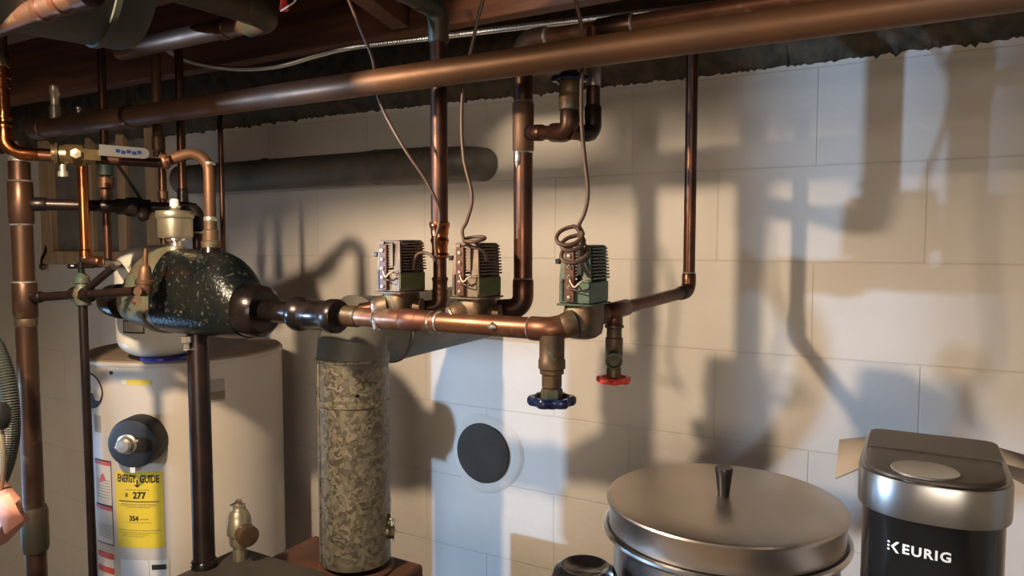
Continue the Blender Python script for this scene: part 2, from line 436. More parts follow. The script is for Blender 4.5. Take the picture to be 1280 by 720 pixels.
MB().lathe([(.004, .018), (.004, .03), (.006, .031), (.006, .036), (0, .038)], (along(99, d, zc).x, -d, zc), (0, 0, 1), 12).build('bleed_screw', 'screw', t)

# ================================================================== secondary copper pipe behind, above
d2 = .535; z2 = 2.012
xs = W(654, 180, d2).x
RX = xs           # riser at column 654
t = thing('ceiling_copper_pipe', 'smaller copper pipe just above and behind the long thick overhead pipe', 'pipe', (RX, -d2, z2))
tube('pipe_run', [(RX + .03, -d2, z2), (.7, -d2, z2 - .0)], .0143, 'copper_header', t)
for a, b in ((along(790, d2, z2).x - .06, along(790, d2, z2).x), (.12, .17)):
    sleeve('coupling', [(a, -d2, z2), (b, -d2, z2)], .0172, 'copper_dark', t, solder='b')
sleeve('coupling', [(along(684, d2, z2).x - .02, -d2, z2), (along(684, d2, z2).x, -d2, z2)], .0168, 'copper_aged', t, solder='b')

# ================================================================== riser (column 654) with tee and bottom elbow
zb = W(655, 386, d2).z
ZH = 1.533
t = thing('copper_riser', 'thick copper riser with a side tee, rising from the middle zone valve', 'pipe', (RX, -d2, zb), 'copper risers above the zone valves')
v2out = V((RX - .055, -d2 - .012, zb - .003))
tube('pipe_run', [(RX, -d2, zb + .03), (RX, -d2, z2 - .02)], .0165, 'copper_dark', t, 24)
sleeve('elbow', fillet([(RX, -d2, zb + .052), (RX, -d2, zb), v2out + V((.01, 0, 0))], .028), .0185, 'copper_dark', t, solder='a')
tube('stub_pipe', [v2out + V((.014, 0, 0)), v2out + V((-.02, -.004, 0))], .015, 'copper_dark', t)
zt0 = W(654, 190, d2).z; zt1 = W(654, 128, d2).z
tee = sleeve('tee', [(RX, -d2, zt0), (RX, -d2, zt1)], .0186, 'copper_aged', t)
sleeve('elbow', fillet([(RX, -d2, z2 - .045), (RX, -d2, z2), (RX + .045, -d2, z2)], .024), .0185, 'copper_aged', t)
# solder run below the tee
MB().tube([(RX - .002, -d2 - .0152, zt0 - .001), (RX - .002, -d2 - .0160, zt0 - .02), (RX - .004, -d2 - .0155, zt0 - .03)], [.006, .005, .001], 10).build('solder_run', 'solder', t)
# branch: tee -> valve elbow -> up
zbr = W(668, 165, d2).z
pa = V((RX, -d2, zbr)); pb = W(712, 180, .59); pb.z = zbr - .015; pc = W(741, 181, .545); pc.z = zbr - .012
t = thing('bypass_branch_pipe', 'dark branch pipe off the riser tee that turns back up beside the blue-handled valve', 'pipe', pa)
mb = MB(); tube('branch_run', [pa + (pb - pa).normalized() * .017, pb], .0115, 'copper_dark', t)
sleeve('tee_mouth', [pa + (pb - pa) * .2, pa + (pb - pa) * .44], .0138, 'copper_dark', t, solder=False)
sleeve('valve_elbow', fillet([pb + (pa - pb) * .35, pb, pb + V((0, 0, .035))], .018), .0155, 'copper_dark', t, solder=False)
tube('link_pipe', [pb, pc], .0115, 'copper_dark', t)
sleeve('elbow', fillet([pc + (pb - pc) * .55, pc, pc + V((0, 0, .045))], .018), .0138, 'pipe_black', t, solder=False)
tube('up_pipe', [pc + V((0, 0, .02)), (pc.x, pc.y, z2)], .0112, 'copper_dark', t)
MB().lathe([(.0114, 0), (.0118, .004), (.0118, .05), (.0114, .052)], (pc.x, pc.y, W(741, 108, .545).z), (0, 0, 1), 20).build('solder_band', 'solder', t)

def wheel(name, o, ax, r, m, parent, lobes=6, thick=.011):
    """a lobed cast hand wheel with hub and spoke web"""
    mb = MB()
    seg = 72; o = V(o); t_ = V(ax).normalized(); up = V((0, 1, 0)) if abs(t_.y) < .8 else V((0, 0, 1))
    a = (up - t_ * up.dot(t_)).normalized(); b = t_.cross(a)
    ring = [(.74, -.5), (.80, -.95), (.93, -1), (1.0, -.5), (1.0, .5), (.93, 1), (.80, .95), (.74, .5)]
    vs = []; fs = []
    for k in range(seg):
        th = 2 * math.pi * k / seg
        lob = 1 + .11 * math.cos(lobes * th)
        for (q, h) in ring:
            qq = q * (lob if q > .85 else 1)
            vs.append(o + t_ * (h * thick / 2) + (a * math.cos(th) + b * math.sin(th)) * (r * qq))
    m_ = len(ring)
    for k in range(seg):
        k2 = (k + 1) % seg
        for j in range(m_):
            j2 = (j + 1) % m_; fs.append((k * m_ + j, k2 * m_ + j, k2 * m_ + j2, k * m_ + j2))
    mb.add(vs, fs)
    mb.lathe([(.0, -thick * .5), (r * .26, -thick * .5), (r * .30, 0), (r * .26, thick * .9), (0, thick * .9)], o, ax, 20)
    for k in range(4):
        th = 2 * math.pi * (k + .5) / 4; dr = a * math.cos(th) + b * math.sin(th)
        mb.tube([o + dr * r * .2, o + dr * r * .8], [r * .12, r * .09], 8)
    return mb.build(name, m, parent)

# top gate valve, blue wheel under the big pipe
o = V((pb.x, pb.y, pb.z)); ztop = W(710, 99, .59).z; L = ztop - o.z
t = thing('blue_wheel_valve', 'bronze valve standing upright with a dark blue wheel tucked under the overhead pipe', 'valve', o + V((0, 0, .034)))
MB().lathe([(.0155, .034), (.0175, .036), (.0175, .058), (.0165, .060), (.0170, .064), (.0170, .085), (.0150, .092), (.0125, .098), (.0125, .104), (.0140, .106), (.0140, .12), (.0095, .126), (.0095, .134)], o, (0, 0, 1), 8 if 0 else 24).build('valve_body', 'bronze', t)
MB().lathe([(.004, .12), (.004, L)], o, (0, 0, 1), 10).build('stem', 'screw', t)
wheel('hand_wheel', o + V((0, 0, L)), (0, 0, 1), .027, 'blue_paint', t, 6, .009)

# ================================================================== riser column 549 (press fittings), goes up and turns toward the camera
d3 = .565
P1 = W(549, 200, d3); X1 = P1.x
zb1 = W(549, 384, d3).z
t = thing('copper_riser', 'copper riser with bright bulged fittings between the two tan zone valves', 'pipe', (X1, -d3, zb1), 'copper risers above the zone valves')
zf0 = W(551, 320, d3).z; zf1 = W(550, 278, d3).z
ztop1 = W(549, 40, d3).z
tube('pipe_run', [(X1, -d3, zf1 - .01), (X1, -d3, 2.05)], .0155, 'copper_dark', t, 24)
tube('lower_pipe', [(X1, -d3, zb1 + .02), (X1, -d3, zf0 + .01)], .0122, 'copper_dark', t, 24)
L = zf1 - zf0
MB().lathe([(.0128, -.004), (.0165, -.003), (.0175, 0), (.0165, .004), (.0145, .006), (.0145, L * .30), (.0158, L * .40), (.0172, L * .46), (.0158, L * .52), (.0150, L * .58), (.0165, L * .70), (.0165, L - .012), (.0185, L - .008), (.0190, L - .004), (.0185, L), (.0160, L + .001)], (X1, -d3, zf0), (0, 0, 1), 28).build('press_fitting', 'copper_bright', t)
zc1 = W(553, 353, d3).z
MB().lathe([(.0126, 0), (.0150, .002), (.0150, .006), (.0136, .008), (.0136, .022), (.0150, .024), (.0150, .028), (.0126, .03)], (X1, -d3, zc1 - .02), (0, 0, 1), 24).build('lower_coupling', 'copper_dark', t)
v1out = V((X1 - .05, -d3 - .02, zb1 - .004))
sleeve('elbow', fillet([(X1, -d3, zb1 + .03), (X1, -d3, zb1), v1out + V((.008, 0, 0))], .022), .0150, 'copper_dark', t, solder=False)
tube('stub_pipe', [v1out + V((.012, 0, 0)), v1out - V((.02, 0, 0))], .0122, 'copper_dark', t)
ee = W(560, 38, d3); ee.x = X1; ee.z = 2.082
far = ee + V((-.03, -.75, .012))
sleeve('elbow', fillet([(X1, -d3, ee.z - .06), ee, ee + (far - ee).normalized() * .06], .026), .0188, 'pipe_green', t, solder=False)
tube('joist_run', [ee + (far - ee).normalized() * .05, far], .0168, 'pipe_green', t)

# ================================================================== thin riser column 862 and the diagonal leg
d4 = .27
P2 = W(863.5, 200, d4); X2 = P2.x
z4 = W(861, 364, d4).z
t = thing('copper_riser', 'slim copper riser standing alone at the right near the wall', 'pipe', (X2, -d4, z4), 'copper risers above the zone valves')
HE = W(690, 412, .65)                 # header end tee
ZH = HE.z
v3c = W(731, 397, .60)               # middle of third zone valve body
E4 = V((X2, -d4, z4))
tube('pipe_run', [(X2, -d4, z4 + .02), (X2, -d4, 2.045)], .0112, 'copper_dark', t)
sleeve('elbow', fillet([(X2, -d4, z4 + .035), E4, E4 + (v3c - E4).normalized() * .035], .020), .0132, 'copper_dark', t, solder='a')
T3 = W(768, 388, .525)
dv = (E4 - T3).normalized()
tube('sloping_leg', [E4 - dv * .02, T3 + dv * .01], .0112, 'copper_dark', t)
sleeve('tee', [T3 - dv * .028, T3 + dv * .04], .0142, 'copper_dark', t, solder=False)
tube('stub_pipe', [T3 - dv * .02, T3 - dv * .05], .0125, 'copper_dark', t)
sleeve('tee_mouth', [T3, T3 - V((0, 0, .028))], .0140, 'copper_dark', t, solder=False)

# red handled boiler drain hanging from tee
o = T3 - V((0, 0, .024)); zh = W(764, 474, .525).z; L = o.z - zh
t = thing('red_wheel_valve', 'small corroded drain valve hanging down with a bright red wheel', 'valve', o)
body = MB().lathe([(.0155, 0), (.0160, .004), (.0125, .006), (.0125, .02), (.0145, .022), (.0145, .05), (.0125, .054), (.0105, .062), (.0105, .07), (.0120, .072), (.0120, .086), (.006, .09)], o, (0, 0, -1), 8 if 0 else 20)
vb = body.build('valve_body', 'bronze', t)
sd = V((.35, -.90, -.15)).normalized(); so = o - V((0, 0, .050))
MB().lathe([(.010, 0), (.010, .018), (.0138, .019), (.0138, .036), (.0108, .0365), (.0100, .030), (.0, .029)], so, sd, 24).build('hose_outlet', 'bronze_green', t)
MB().lathe([(.0042, .08), (.0042, L + .004)], o, (0, 0, -1), 10).build('stem', 'brass', t)
wheel('hand_wheel', o - V((0, 0, L)), (0, 0, -1), .0265, 'red_paint', t, 7, .010)

# ================================================================== header manifold
dH = .65
hs = W(428, 402, .625)
hx = lambda px: along(px, dH, ZH)
t = thing('copper_header', 'reddish copper manifold pipe feeding the three zone valves', 'pipe', hx(430))
zs = ZH
rl = .0178
tube('pipe_run', [hx(424), hx(668)], .0172, 'copper_header', t, 28)
MB().lathe([(.0180, 0), (.0215, .001), (.0215, .012), (.0195, .016), (.0195, .045), (.0180, .047)], hx(424) , (1, 0, 0), 28).build('adapter', 'bronze', t)
sleeve('tee', [hx(472), hx(540)], .0190, 'copper_header', t)
MB().tube([hx(475) + V((0, -.017, 0)), hx(475) + V((.001, -.013, -.0155)), hx(477) + V((0, -.004, -.02))], [.004, .0052, .002], 10).build('solder_run', 'solder', t)
sleeve('coupling', [hx(503), hx(526)], .0200, 'copper_header', t, solder=False)
MB().lathe([(.0176, 0), (.0192, .001), (.0192, .004), (.0176, .005)], hx(548), (1, 0, 0), 28).build('solder_band', 'solder', t)
MB().tube([hx(622) + V((-.006, -.0160, 0)), hx(622) + V((0, -.0168, .001)), hx(622) + V((.008, -.0160, .0))], [.004, .0075, .0035], 10).build('solder_patch', 'solder', t)
HEc = V((HE.x, -dH, ZH))
toward3 = (v3c - HEc).normalized()
sleeve('elbow', fillet([hx(664), HEc + V((.004, 0, 0)), HEc + toward3 * .05], .03), .0192, 'copper_header', t, solder='a')
# bronze drop below the end elbow
MB().lathe([(.019, 0.008), (.0195, .018), (.0195, .045), (.0210, .047), (.0210, .060), (.0185, .062), (.0185, .068), (.0155, .070), (.0155, .088)], HEc, (0, 0, -1), 28).build('drop_tee', 'bronze', t)
# feeds to valves one and two
f1a, f1b = hx(447) + V((0, .008, .010)), W(484, 382, .62)
f2a, f2b = hx(542) + V((0, .010, .006)), W(574, 387, .61)
for a, b in ((f1a, f1b), (f2a, f2b)):
    tube('feed_pipe', [a, b], .0135, 'copper_dark', t)

# blue-handled valve under the header end
o = HEc - V((0, 0, .086)); zh = W(687, 500, dH).z; L = o.z - zh
t = thing('blue_wheel_valve', 'drain valve hanging below the manifold end with a big dark blue wheel', 'valve', o)
MB().lathe([(.0150, 0), (.0150, .004), (.0135, .008)], o, (0, 0, -1), 24).build('valve_body', 'bronze', t)
MB().lathe([(.0130, .004), (.0165, .006), (.0170, .010), (.0170, .026), (.0150, .030), (.0110, .031)], o, (0, 0, -1), 6).build('packing_nut', 'bronze_green', t, 20)
MB().lathe([(.0075, .028), (.0075, L - .012), (.013, L - .008), (.011, L - .002)], o, (0, 0, -1), 14).build('stem', 'solder', t)
wheel('hand_wheel', o - V((0, 0, L)), (0, 0, -1), .0345, 'blue_paint', t, 6, .014)

# ================================================================== zone valves
def zone_valve(label, cx, cd, zbody, paint, cover, notes, inlet, outlet):
    """cx, cd: centre of the housing; front face toward the room; zbody: pipe height"""
    y = -cd
    t = thing('zone_valve', label, 'valve', (cx, y, zbody - .03), 'zone valves on the manifold')
    w, dp = .053, .074
    zb_ = zbody + .026
    # bronze body: blocky casting with rounded belly and a collar
    mb = MB()
    pl = []
    for k in range(28):
        th = 2 * math.pi * k / 28; cth, sth = math.cos(th), math.sin(th)
        q = (abs(cth) ** 4 + abs(sth) ** 4) ** -.25
        pl.append((q * cth, q * sth))
    prof = [(.0, -.028), (.62, -.027), (.86, -.022), (.95, -.012), (.98, .004), (.98, .018), (.94, .020), (.94, .0255)]
    vs = []; fs = []
    for s_, h in prof:
        for (a, b) in pl: vs.append((cx + a * w * .5 * s_, y + b * dp * .47 * s_, zbody + h))
    for i in range(len(prof) - 1):
        for k in range(28): k2 = (k + 1) % 28; fs.append((i * 28 + k, i * 28 + k2, (i + 1) * 28 + k2, (i + 1) * 28 + k))
    fs.append(tuple((len(prof) - 1) * 28 + k for k in range(28)))
    mb.add(vs, fs); vb = mb.build('valve_body', 'bronze', t)
    ip, idr = inlet
    idr = V(idr).normalized()
    MB().lathe([(.0215, -.012), (.0205, .002), (.0180, .010), (.0165, .012), (.0160, .006)], ip, idr, 24).build('inlet_collar', 'bronze', vb)
    MB().lathe([(.0140, .008), (.0168, .0115), (.0172, .0135), (.0160, .016), (.0140, .017)], ip, idr, 24).build('solder_ring', 'solder', vb)
    # base plate
    MB().box((cx, y, zb_ + .0015), (w + .006, dp + .006, .003), bev=.001).build('base_plate', cover, t)
    H = .092; h1 = .034
    # lower solid band of the housing
    hs = MB().box((cx, y, zb_ + .003 + h1 / 2), (w, dp, h1), bev=.002)
    hs.box((cx, y, zb_ + H), (w * .80, dp * .88, .003), bev=.001)
    fy = y - dp / 2
    # front frame posts, lean slightly with the taper
    for sx, ww in ((-1, .010), (1, .013)):
        hs.add(*_bar((cx + sx * (w / 2 - ww / 2), fy + .003, zb_ + .003 + h1), (cx + sx * (w / 2 - ww / 2 - .004), fy + .007, zb_ + H), ww, .004))
    hs.add(*_bar((cx, y + dp / 2 - .004, zb_ + .003 + h1), (cx, y + dp / 2 - .008, zb_ + H), w * .9, .004))
    ho = hs.build('housing', cover, t)
    MB().box((cx + .002, y + .006, zb_ + .06), (w * .36, dp * .50, .052), bev=.003).build('motor_core', 'valve_core', t)
    # louvre plates
    nl = 10
    lv = MB()
    for k in range(nl):
        u = k / (nl - 1); zz = zb_ + h1 + .008 + u * (H - h1 - .012); sc = 1 - .13 * u
        hw, hd = w / 2 * sc + .001, dp / 2 * (1 - .07 * u)
        for sx in (-1, 1):
            lv.box((cx + sx * (hw - .006), y + .006, zz), (.013, hd * 2 - .010, .0026))
        lv.box((cx, y + hd - .006, zz), (hw * 2, .010, .0022))
    lv.build('louvre_slats', cover, t)
    # terminal strip + screws
    ts = MB().box((cx - .006, fy - .003, zb_ + .046), (.016, .007, .080), bev=.001).build('terminal_strip', 'terminal_brown', t)
    for k in range(5):
        zz = zb_ + .013 + k * .0158
        m2 = MB().lathe([(.0038, 0), (.0038, .0018), (.0028, .003), (0, .0034)], (cx - .006, fy - .0062, zz), (0, -1, 0), 12)
        if notes == 'bright' and k not in (0, 4):
            m2.tube([(cx - .011, fy - .008, zz + .004), (cx - .006, fy - .0105, zz + .001), (cx - .002, fy - .008, zz - .004)], .0013, 6)
        m2.build('terminal_screw', 'screw', ts)
    MB().box((cx + .008, fy + .0005, zb_ + .068), (.008, .004, .040)).build('contact_strip', 'valve_core' if notes == 'bright' else 'valve_tan', t)
    MB().box((cx - w / 2 - .004, fy + .008, zb_ + .068), (.008, .010, .008), bev=.001).build('lever_knob', 'black_plastic', t)
    # slot
    MB().box((cx - .0195, fy - .0006, zb_ + .024), (.0025, .002, .034)).build('slot', 'valve_core', t)
    if notes == 'olive':
        MB().box((cx + w / 2 + .0006, y - .002, zb_ + .022), (.0012, dp - .004, .026)).build('paper_label', 'label_olive', t)
    # little lead wires
    for k, (mm, dz) in enumerate((('wire_white', .040), ('terminal_brown', .026))):
        q = [(cx - .004, fy - .009, zb_ + dz), (cx + .006, fy - .014, zb_ + dz - .010 * (1 - k)), (cx + .016, fy - .012, zb_ + dz - .002), (cx + .024, fy + .004, zb_ + dz + .002)]
        MB().tube(catmull(q, 6), .0011, 8).build('lead_wire', mm, t)
    if outlet is not None:
        MB().tube([V((cx, y, zbody)), V(outlet)], .0158, 20).build('outlet_collar', 'bronze', vb)
    return t
def _bar(a, b, w, dth):
    a = V(a); b = V(b); vs = []
    for p_ in (a, b):
        for sx, sy in ((-1, -1), (1, -1), (1, 1), (-1, 1)): vs.append(p_ + V((sx * w / 2, sy * dth / 2, 0)))
    return vs, [(3, 2, 1, 0), (4, 5, 6, 7), (0, 1, 5, 4), (1, 2, 6, 5), (2, 3, 7, 6), (3, 0, 4, 7)]

def hc(pxcorner, pycorner, dfront):   # centre of housing from its front-right edge
    p_ = W(pxcorner, pycorner, dfront); return p_.x - .0265, dfront - .037
c3x, c3d = hc(738, 350, .635)
c2x, c2d = hc(598, 350, .645)
c1x, c1d = hc(500, 350, .655)
zv3 = W(731, 401, .60).z; zv2 = W(594, 391, .605).z; zv1 = W(498, 383, .615).z
v3in = V((c3x - .012, -c3d - .036, zv3 - .004))
zone_valve('grey-green zone valve at the manifold end with bright screws and bare copper strands', c3x, c3d, zv3, None, 'valve_green', 'bright', (v3in, HEc - v3in), V((c3x + .012, -c3d + .05, zv3 + .006)))
zone_valve('middle tan zone valve with an olive label, beside the thick riser', c2x, c2d, zv2, None, 'valve_tan', 'olive', (V((c2x - .020, -c2d - .028, zv2 + .0)), f2a - f2b), V((c2x + .040, -c2d + .01, zv2)))
zone_valve('tan zone valve with an olive label standing nearest the black coupling', c1x, c1d, zv1, None, 'valve_tan', 'olive', (V((c1x - .022, -c1d - .026, zv1 + .0)), f1a - f1b), V((c1x + .038, -c1d + .01, zv1)))
for pa_, pb_ in ((HEc + toward3 * .03, v3in),):
    pass
# nipple between header end and third valve
nip = tube('nipple', [HEc + toward3 * .04, v3in + (v3c - v3in) * .2], .0142, 'copper_dark', [q for q in bpy.data.objects if q.name == 'copper_header'][0])

# ================================================================== thermostat wires
def wire(label, pts, r=.0030, mm='wire_brown'):
    o = MB().tube(catmull(pts, 8), r, 10).build('thermostat_wire', mm)
    tag(o, label, 'wire', 'thermostat wires'); return o
wire('thermostat wire curling down behind the overhead pipe to the zone valve nearest the black coupling',
     [W(430, -14, 0.660) , W(452, 40, 0.660), W(466, 75, 0.660), W(470, 110, 0.660), W(480, 140, 0.660), W(505, 185, 0.650), W(532, 225, 0.625), W(548, 258, 0.605), W(549, 280, 0.600), W(544, 300, 0.605), W(545, 325, 0.620), W(538, 318, 0.625), W(526, 316, 0.620), W(519, 322, 0.620), W(516, 338, 0.625)], .0028)
coil2 = []
cc = W(593, 299, 0.660)
for k in range(15):
    th = -.5 * math.pi + 2 * math.pi * k / 12; coil2.append(cc + V((.018 * math.cos(th), .018 * math.sin(th), .006 * math.sin(th + .6) - .0006 * k)))
wire('thermostat wire with one loop lying on top of the middle zone valve',
     [W(607, -12, 0.660), W(596, 30, 0.660), W(588, 65, 0.660), W(580, 100, 0.660), W(577, 150, 0.660), W(580, 200, 0.660), W(590, 245, 0.660), W(584, 275, 0.660), W(578, 288, 0.660)] + [cc + V((.018 * math.cos(a_ * math.pi / 6), .014 * math.sin(a_ * math.pi / 6), .004 * math.sin(a_ * math.pi / 6))) for a_ in range(7, -5, -1)] + [W(588, 308, 0.660), W(604, 313, 0.650), W(609, 326, 0.630)], .0029)
coil3 = []
for (cxp, cyp, rad, n0) in ((712, 295, 15, 12), (716, 304, 12, 12), (718, 317, 15, 12)):
    for k in range(n0):
        th = math.pi * .25 - 2 * math.pi * k / 12
        ctr = W(cxp, cyp, 0.660); coil3.append(ctr + V((rad * .00118 * math.cos(th), .014 * math.sin(th + .5), rad * .0009 * math.sin(th))))
wire('thermostat wire wound in three loops above the grey-green zone valve',
     [W(717, -12, 0.660), W(726, 30, 0.660), W(730, 60, 0.660), W(727, 100, 0.660), W(727, 150, 0.660), W(731, 200, 0.660), W(735, 240, 0.660), W(731, 265, 0.660), W(724, 281, 0.660)] + coil3 + [W(728, 330, 0.660), W(736, 345, 0.635)], .0031)

# ================================================================== iron line: coupling, scoop, elbow
xi0 = hx(424).x; zi = ZH
DS = .665
line = lambda px: along(px, DS, ZH + .001)
t = thing('air_scoop', 'bulky cast-iron air separator with flaking black and green paint on the main line', 'air separator', line(250))
xa, xb = line(166).x, line(332).x
ax0 = V((xa, -DS, ZH)); Ls = xb - xa
# profile of scoop: lofted super-ellipses, belly taller on top
def loft(stations, seg=40):
    vs = []; fs = []
    for (f, ry, up_, dn) in stations:
        for k in range(seg):
            th = 2 * math.pi * k / seg; s_, c__ = math.sin(th), math.cos(th)
            vs.append((xa + f * Ls, -DS + ry * c__, ZH + (up_ if s_ > 0 else dn) * (abs(s_) ** .85) * (1 if s_ > 0 else -1)))
    n_ = len(stations)
    for i in range(n_ - 1):
        for k in range(seg): k2 = (k + 1) % seg; fs.append((i * seg + k, i * seg + k2, (i + 1) * seg + k2, (i + 1) * seg + k))
    fs.append(tuple(range(seg))); fs.append(tuple((n_ - 1) * seg + k for k in range(seg)))
    return vs, fs
st = [(-.02, .026, .026, .026), (.0, .038, .038, .034), (.03, .044, .052, .042), (.08, .050, .078, .047), (.14, .057, .102, .050), (.20, .064, .114, .053), (.26, .068, .119, .055), (.38, .070, .121, .057)]
st2 = [(.38, .0695, .121, .057), (.50, .070, .121, .058), (.64, .069, .119, .058), (.72, .067, .115, .058), (.78, .064, .106, .058), (.83, .060, .091, .057), (.87, .056, .072, .056), (.90, .052, .058, .054)]
st3 = [(.85, .040, .040, .040), (.865, .050, .050, .050), (.90, .0515, .0515, .0515), (.97, .050, .050, .050), (1.0, .040, .040, .040)]
MB().add(*loft(st2)).build('scoop_body', 'scoop_paint', t)
MB().add(*loft(st)).build('scoop_inlet', 'scoop_worn', t)
MB().add(*loft(st3)).build('scoop_outlet', 'iron_black', t)
# raised seam band and cast lugs
MB().add(*loft([(.285, .069, .120, .056), (.290, .0725, .1245, .0595), (.325, .0730, .1255, .060), (.330, .069, .121, .057)])).build('seam_band', 'seam_brown', t)
for f_, w_ in ((.17, .024), (.27, .018)):
    MB().box((xa + f_ * Ls, -DS - .058 - (.008 if f_ > .2 else 0), ZH + .012), (w_, .014, .015), bev=.005).build('cast_lug', 'rusty' if f_ > .2 else 'scoop_worn', t)
# top boss
for px_, rr in ((222, .020), (266, .017)):
    pp = along(px_, DS, ZH); f_ = (pp.x - xa) / Ls
    MB().lathe([(rr + .006, 0), (rr + .003, .012), (rr, .020), (rr, .026)], (pp.x, -DS, ZH + (.100 if px_ < 240 else .108)), (0, 0, 1), 20).build('top_boss', 'scoop_worn' if px_ < 240 else 'iron_black', t)
bp_ = along(248, DS, ZH)
MB().lathe([(.012, .058), (.012, .070), (.007, .072), (.007, .084), (.010, .086), (.0, .088)], (bp_.x, -DS - .03, ZH), (0, 0, -1), 8).build('drain_plug', 'screw', t)

t = thing('black_iron_pipe', 'short fat black iron pipe and coupling between air separator and copper manifold', 'pipe', line(360))
tube('pipe_run', [line(318), line(410)], .0212, 'iron_black', t, 28)
pcx = line(368).x; pdx = line(424).x; LL = pdx - pcx
MB().lathe([(.022, 0), (.030, .002), (.0325, .008), (.0325, .020), (.029, .026), (.0275, .032), (.0275, LL - .030), (.030, LL - .024), (.0315, LL - .018), (.0315, LL - .004), (.029, LL), (.022, LL)], (pcx, -DS, ZH), (1, 0, 0), 32).build('coupling', 'iron_black', t)

# elbow at the left end turning back toward the wall
t = thing('black_iron_elbow', 'glossy black iron elbow at the tail of the air separator', 'pipe fitting', line(140))
el = line(138)
tube('pipe_run', [line(172) + V((.01, 0, 0)), el + V((.03, 0, 0))], .0275, 'iron_black', t, 28)
path = fillet([el + V((.050, 0, 0)), el + V((-.004, 0, 0)), el + V((-.004, .080, 0))], .040, 10)
MB().tube(path, [.037, .0375] + [.0365] * (len(path) - 4) + [.0365, .036], 32).build('elbow', 'iron_black', t)
MB().lathe([(.030, -.012), (.0395, -.010), (.0395, .006), (.030, .008)], el + V((.048, 0, 0)), (1, 0, 0), 32).build('elbow_rim', 'iron_black', t)

# boiler riser pipe below the scoop
rt = line(246); rt.z = ZH - .055; rb = W(256, 722, .70)
t = thing('boiler_riser_pipe', 'black vertical iron pipe dropping from the air separator past the water heater', 'pipe', rb)
dirn = (rb - rt).normalized()
zbt = 1.003
rb2 = rt + dirn * ((rt.z - zbt) / -dirn.z)
tube('pipe_run', [rt, rb2], .0215, 'pipe_black', t, 28)
MB().lathe([(.026, 0), (.026, .010), (.024, .014), (.022, .015)], rb2, (0, 0, 1), 28).build('boiler_nipple', 'iron_black', t)

# ================================================================== air vent on scoop
o = along(222, DS, ZH); o.z = ZH + .124
zt = W(222, 266, DS).z; L = zt - o.z
t = thing('air_vent', 'silvery brass float vent can standing on the air separator', 'vent', o)
MB().lathe([(.010, -.008), (.010, .012), (.020, .014), (.020, .020)], o, (0, 0, 1), 20).build('nipple', 'screw', t)
MB().lathe([(.020, .018), (.0335, .020), (.0345, .024), (.0350, L - .012)], o, (0, 0, 1), 36).build('float_can', 'nickel_brass', t)
MB().lathe([(.0365, L - .012), (.0380, L - .010), (.0380, L + .002), (.0365, L + .004), (.012, L + .006), (.008, L + .010)], o, (0, 0, 1), 36).build('can_lid', 'nickel_brass', t)
MB().lathe([(.006, L + .006), (.006, L + .012), (.0095, L + .013), (.0095, L + .026), (.007, L + .029), (0, L + .030)], o, (0, 0, 1), 16).build('vent_cap', 'label_white', t)

# ================================================================== ball valve row and loop, top left
dA = .95; zr = W(45, 188, dA).z
A0 = W(3, 40, dA); A1 = V((A0.x, A0.y, zr)); 
B0 = W(200, 195, .74); B0.z = zr - .004
uA = (B0 - A1).normalized()
t = thing('bright_copper_pipe', 'shiny new copper pipe dropping at the far left and bending into the ball valve', 'pipe', A1)
PX0 = W(4, 120, dA)
A0 = V((PX0.x, -dA, 2.12)); A1 = V((PX0.x, -dA, zr + .002))
tube('pipe_run', [A0, A1 + V((0, 0, .05))], .0098, 'copper_bright', t)
sleeve('elbow', fillet([A1 + V((0, 0, .055)), A1, A1 + uA * .075], .045), .0120, 'copper_bright', t, solder=False)
for py_ in (147, 158, 96, 108):
    MB().lathe([(.010, -.003), (.0132, -.002), (.0132, .002), (.010, .003)], (PX0.x, -dA, W(4, py_, dA).z), (0, 0, 1), 20).build('fitting_ridge', 'copper_bright', t)
MB().lathe([(.0105, -.008), (.0118, -.007), (.0125, 0), (.0118, .02), (.0105, .022)], (PX0.x, -dA, W(4, 78, dA).z), (0, 0, 1), 20).build('top_union', 'brass', t)
MB().lathe([(.0115, -.003), (.0145, -.002), (.0145, .002), (.0115, .003)], A1 + uA * .072, uA, 20).build('fitting_ridge', 'copper_bright', t)
tube('side_run', [A1 + uA * .06, A1 + uA * .13], .0095, 'copper_dark', t)

vb0 = W(86, 187, 0.885); vb0.z = zr
t = thing('ball_valve', 'brass ball valve with a flat silver lever printed blue, far left under the pipes', 'valve', vb0, 'lever ball valves')
MB().lathe([(.010, -.028), (.0165, -.027), (.0165, -.010), (.0185, -.006), (.020, .004), (.020, .018), (.0175, .024), (.0155, .026), (.0155, .042), (.010, .043)], vb0, uA, 8 if 0 else 24).build('valve_body', 'brass', t)
MB().lathe([(.0185, -.002), (.0205, -.001), (.0205, .003), (.0185, .004)], vb0 - uA * .02, uA, 24).build('body_rim', 'brass', t)
sidev = V((uA.y, -uA.x, 0)).normalized() 
if sidev.dot(CAM - vb0) < 0: sidev = -sidev
st0 = vb0 + uA * .012 + sidev * .018
MB().lathe([(.0065, 0), (.0065, .012), (.009, .013), (.009, .018), (0, .019)], st0, sidev, 6).build('stem_nut', 'nickel_brass', t)
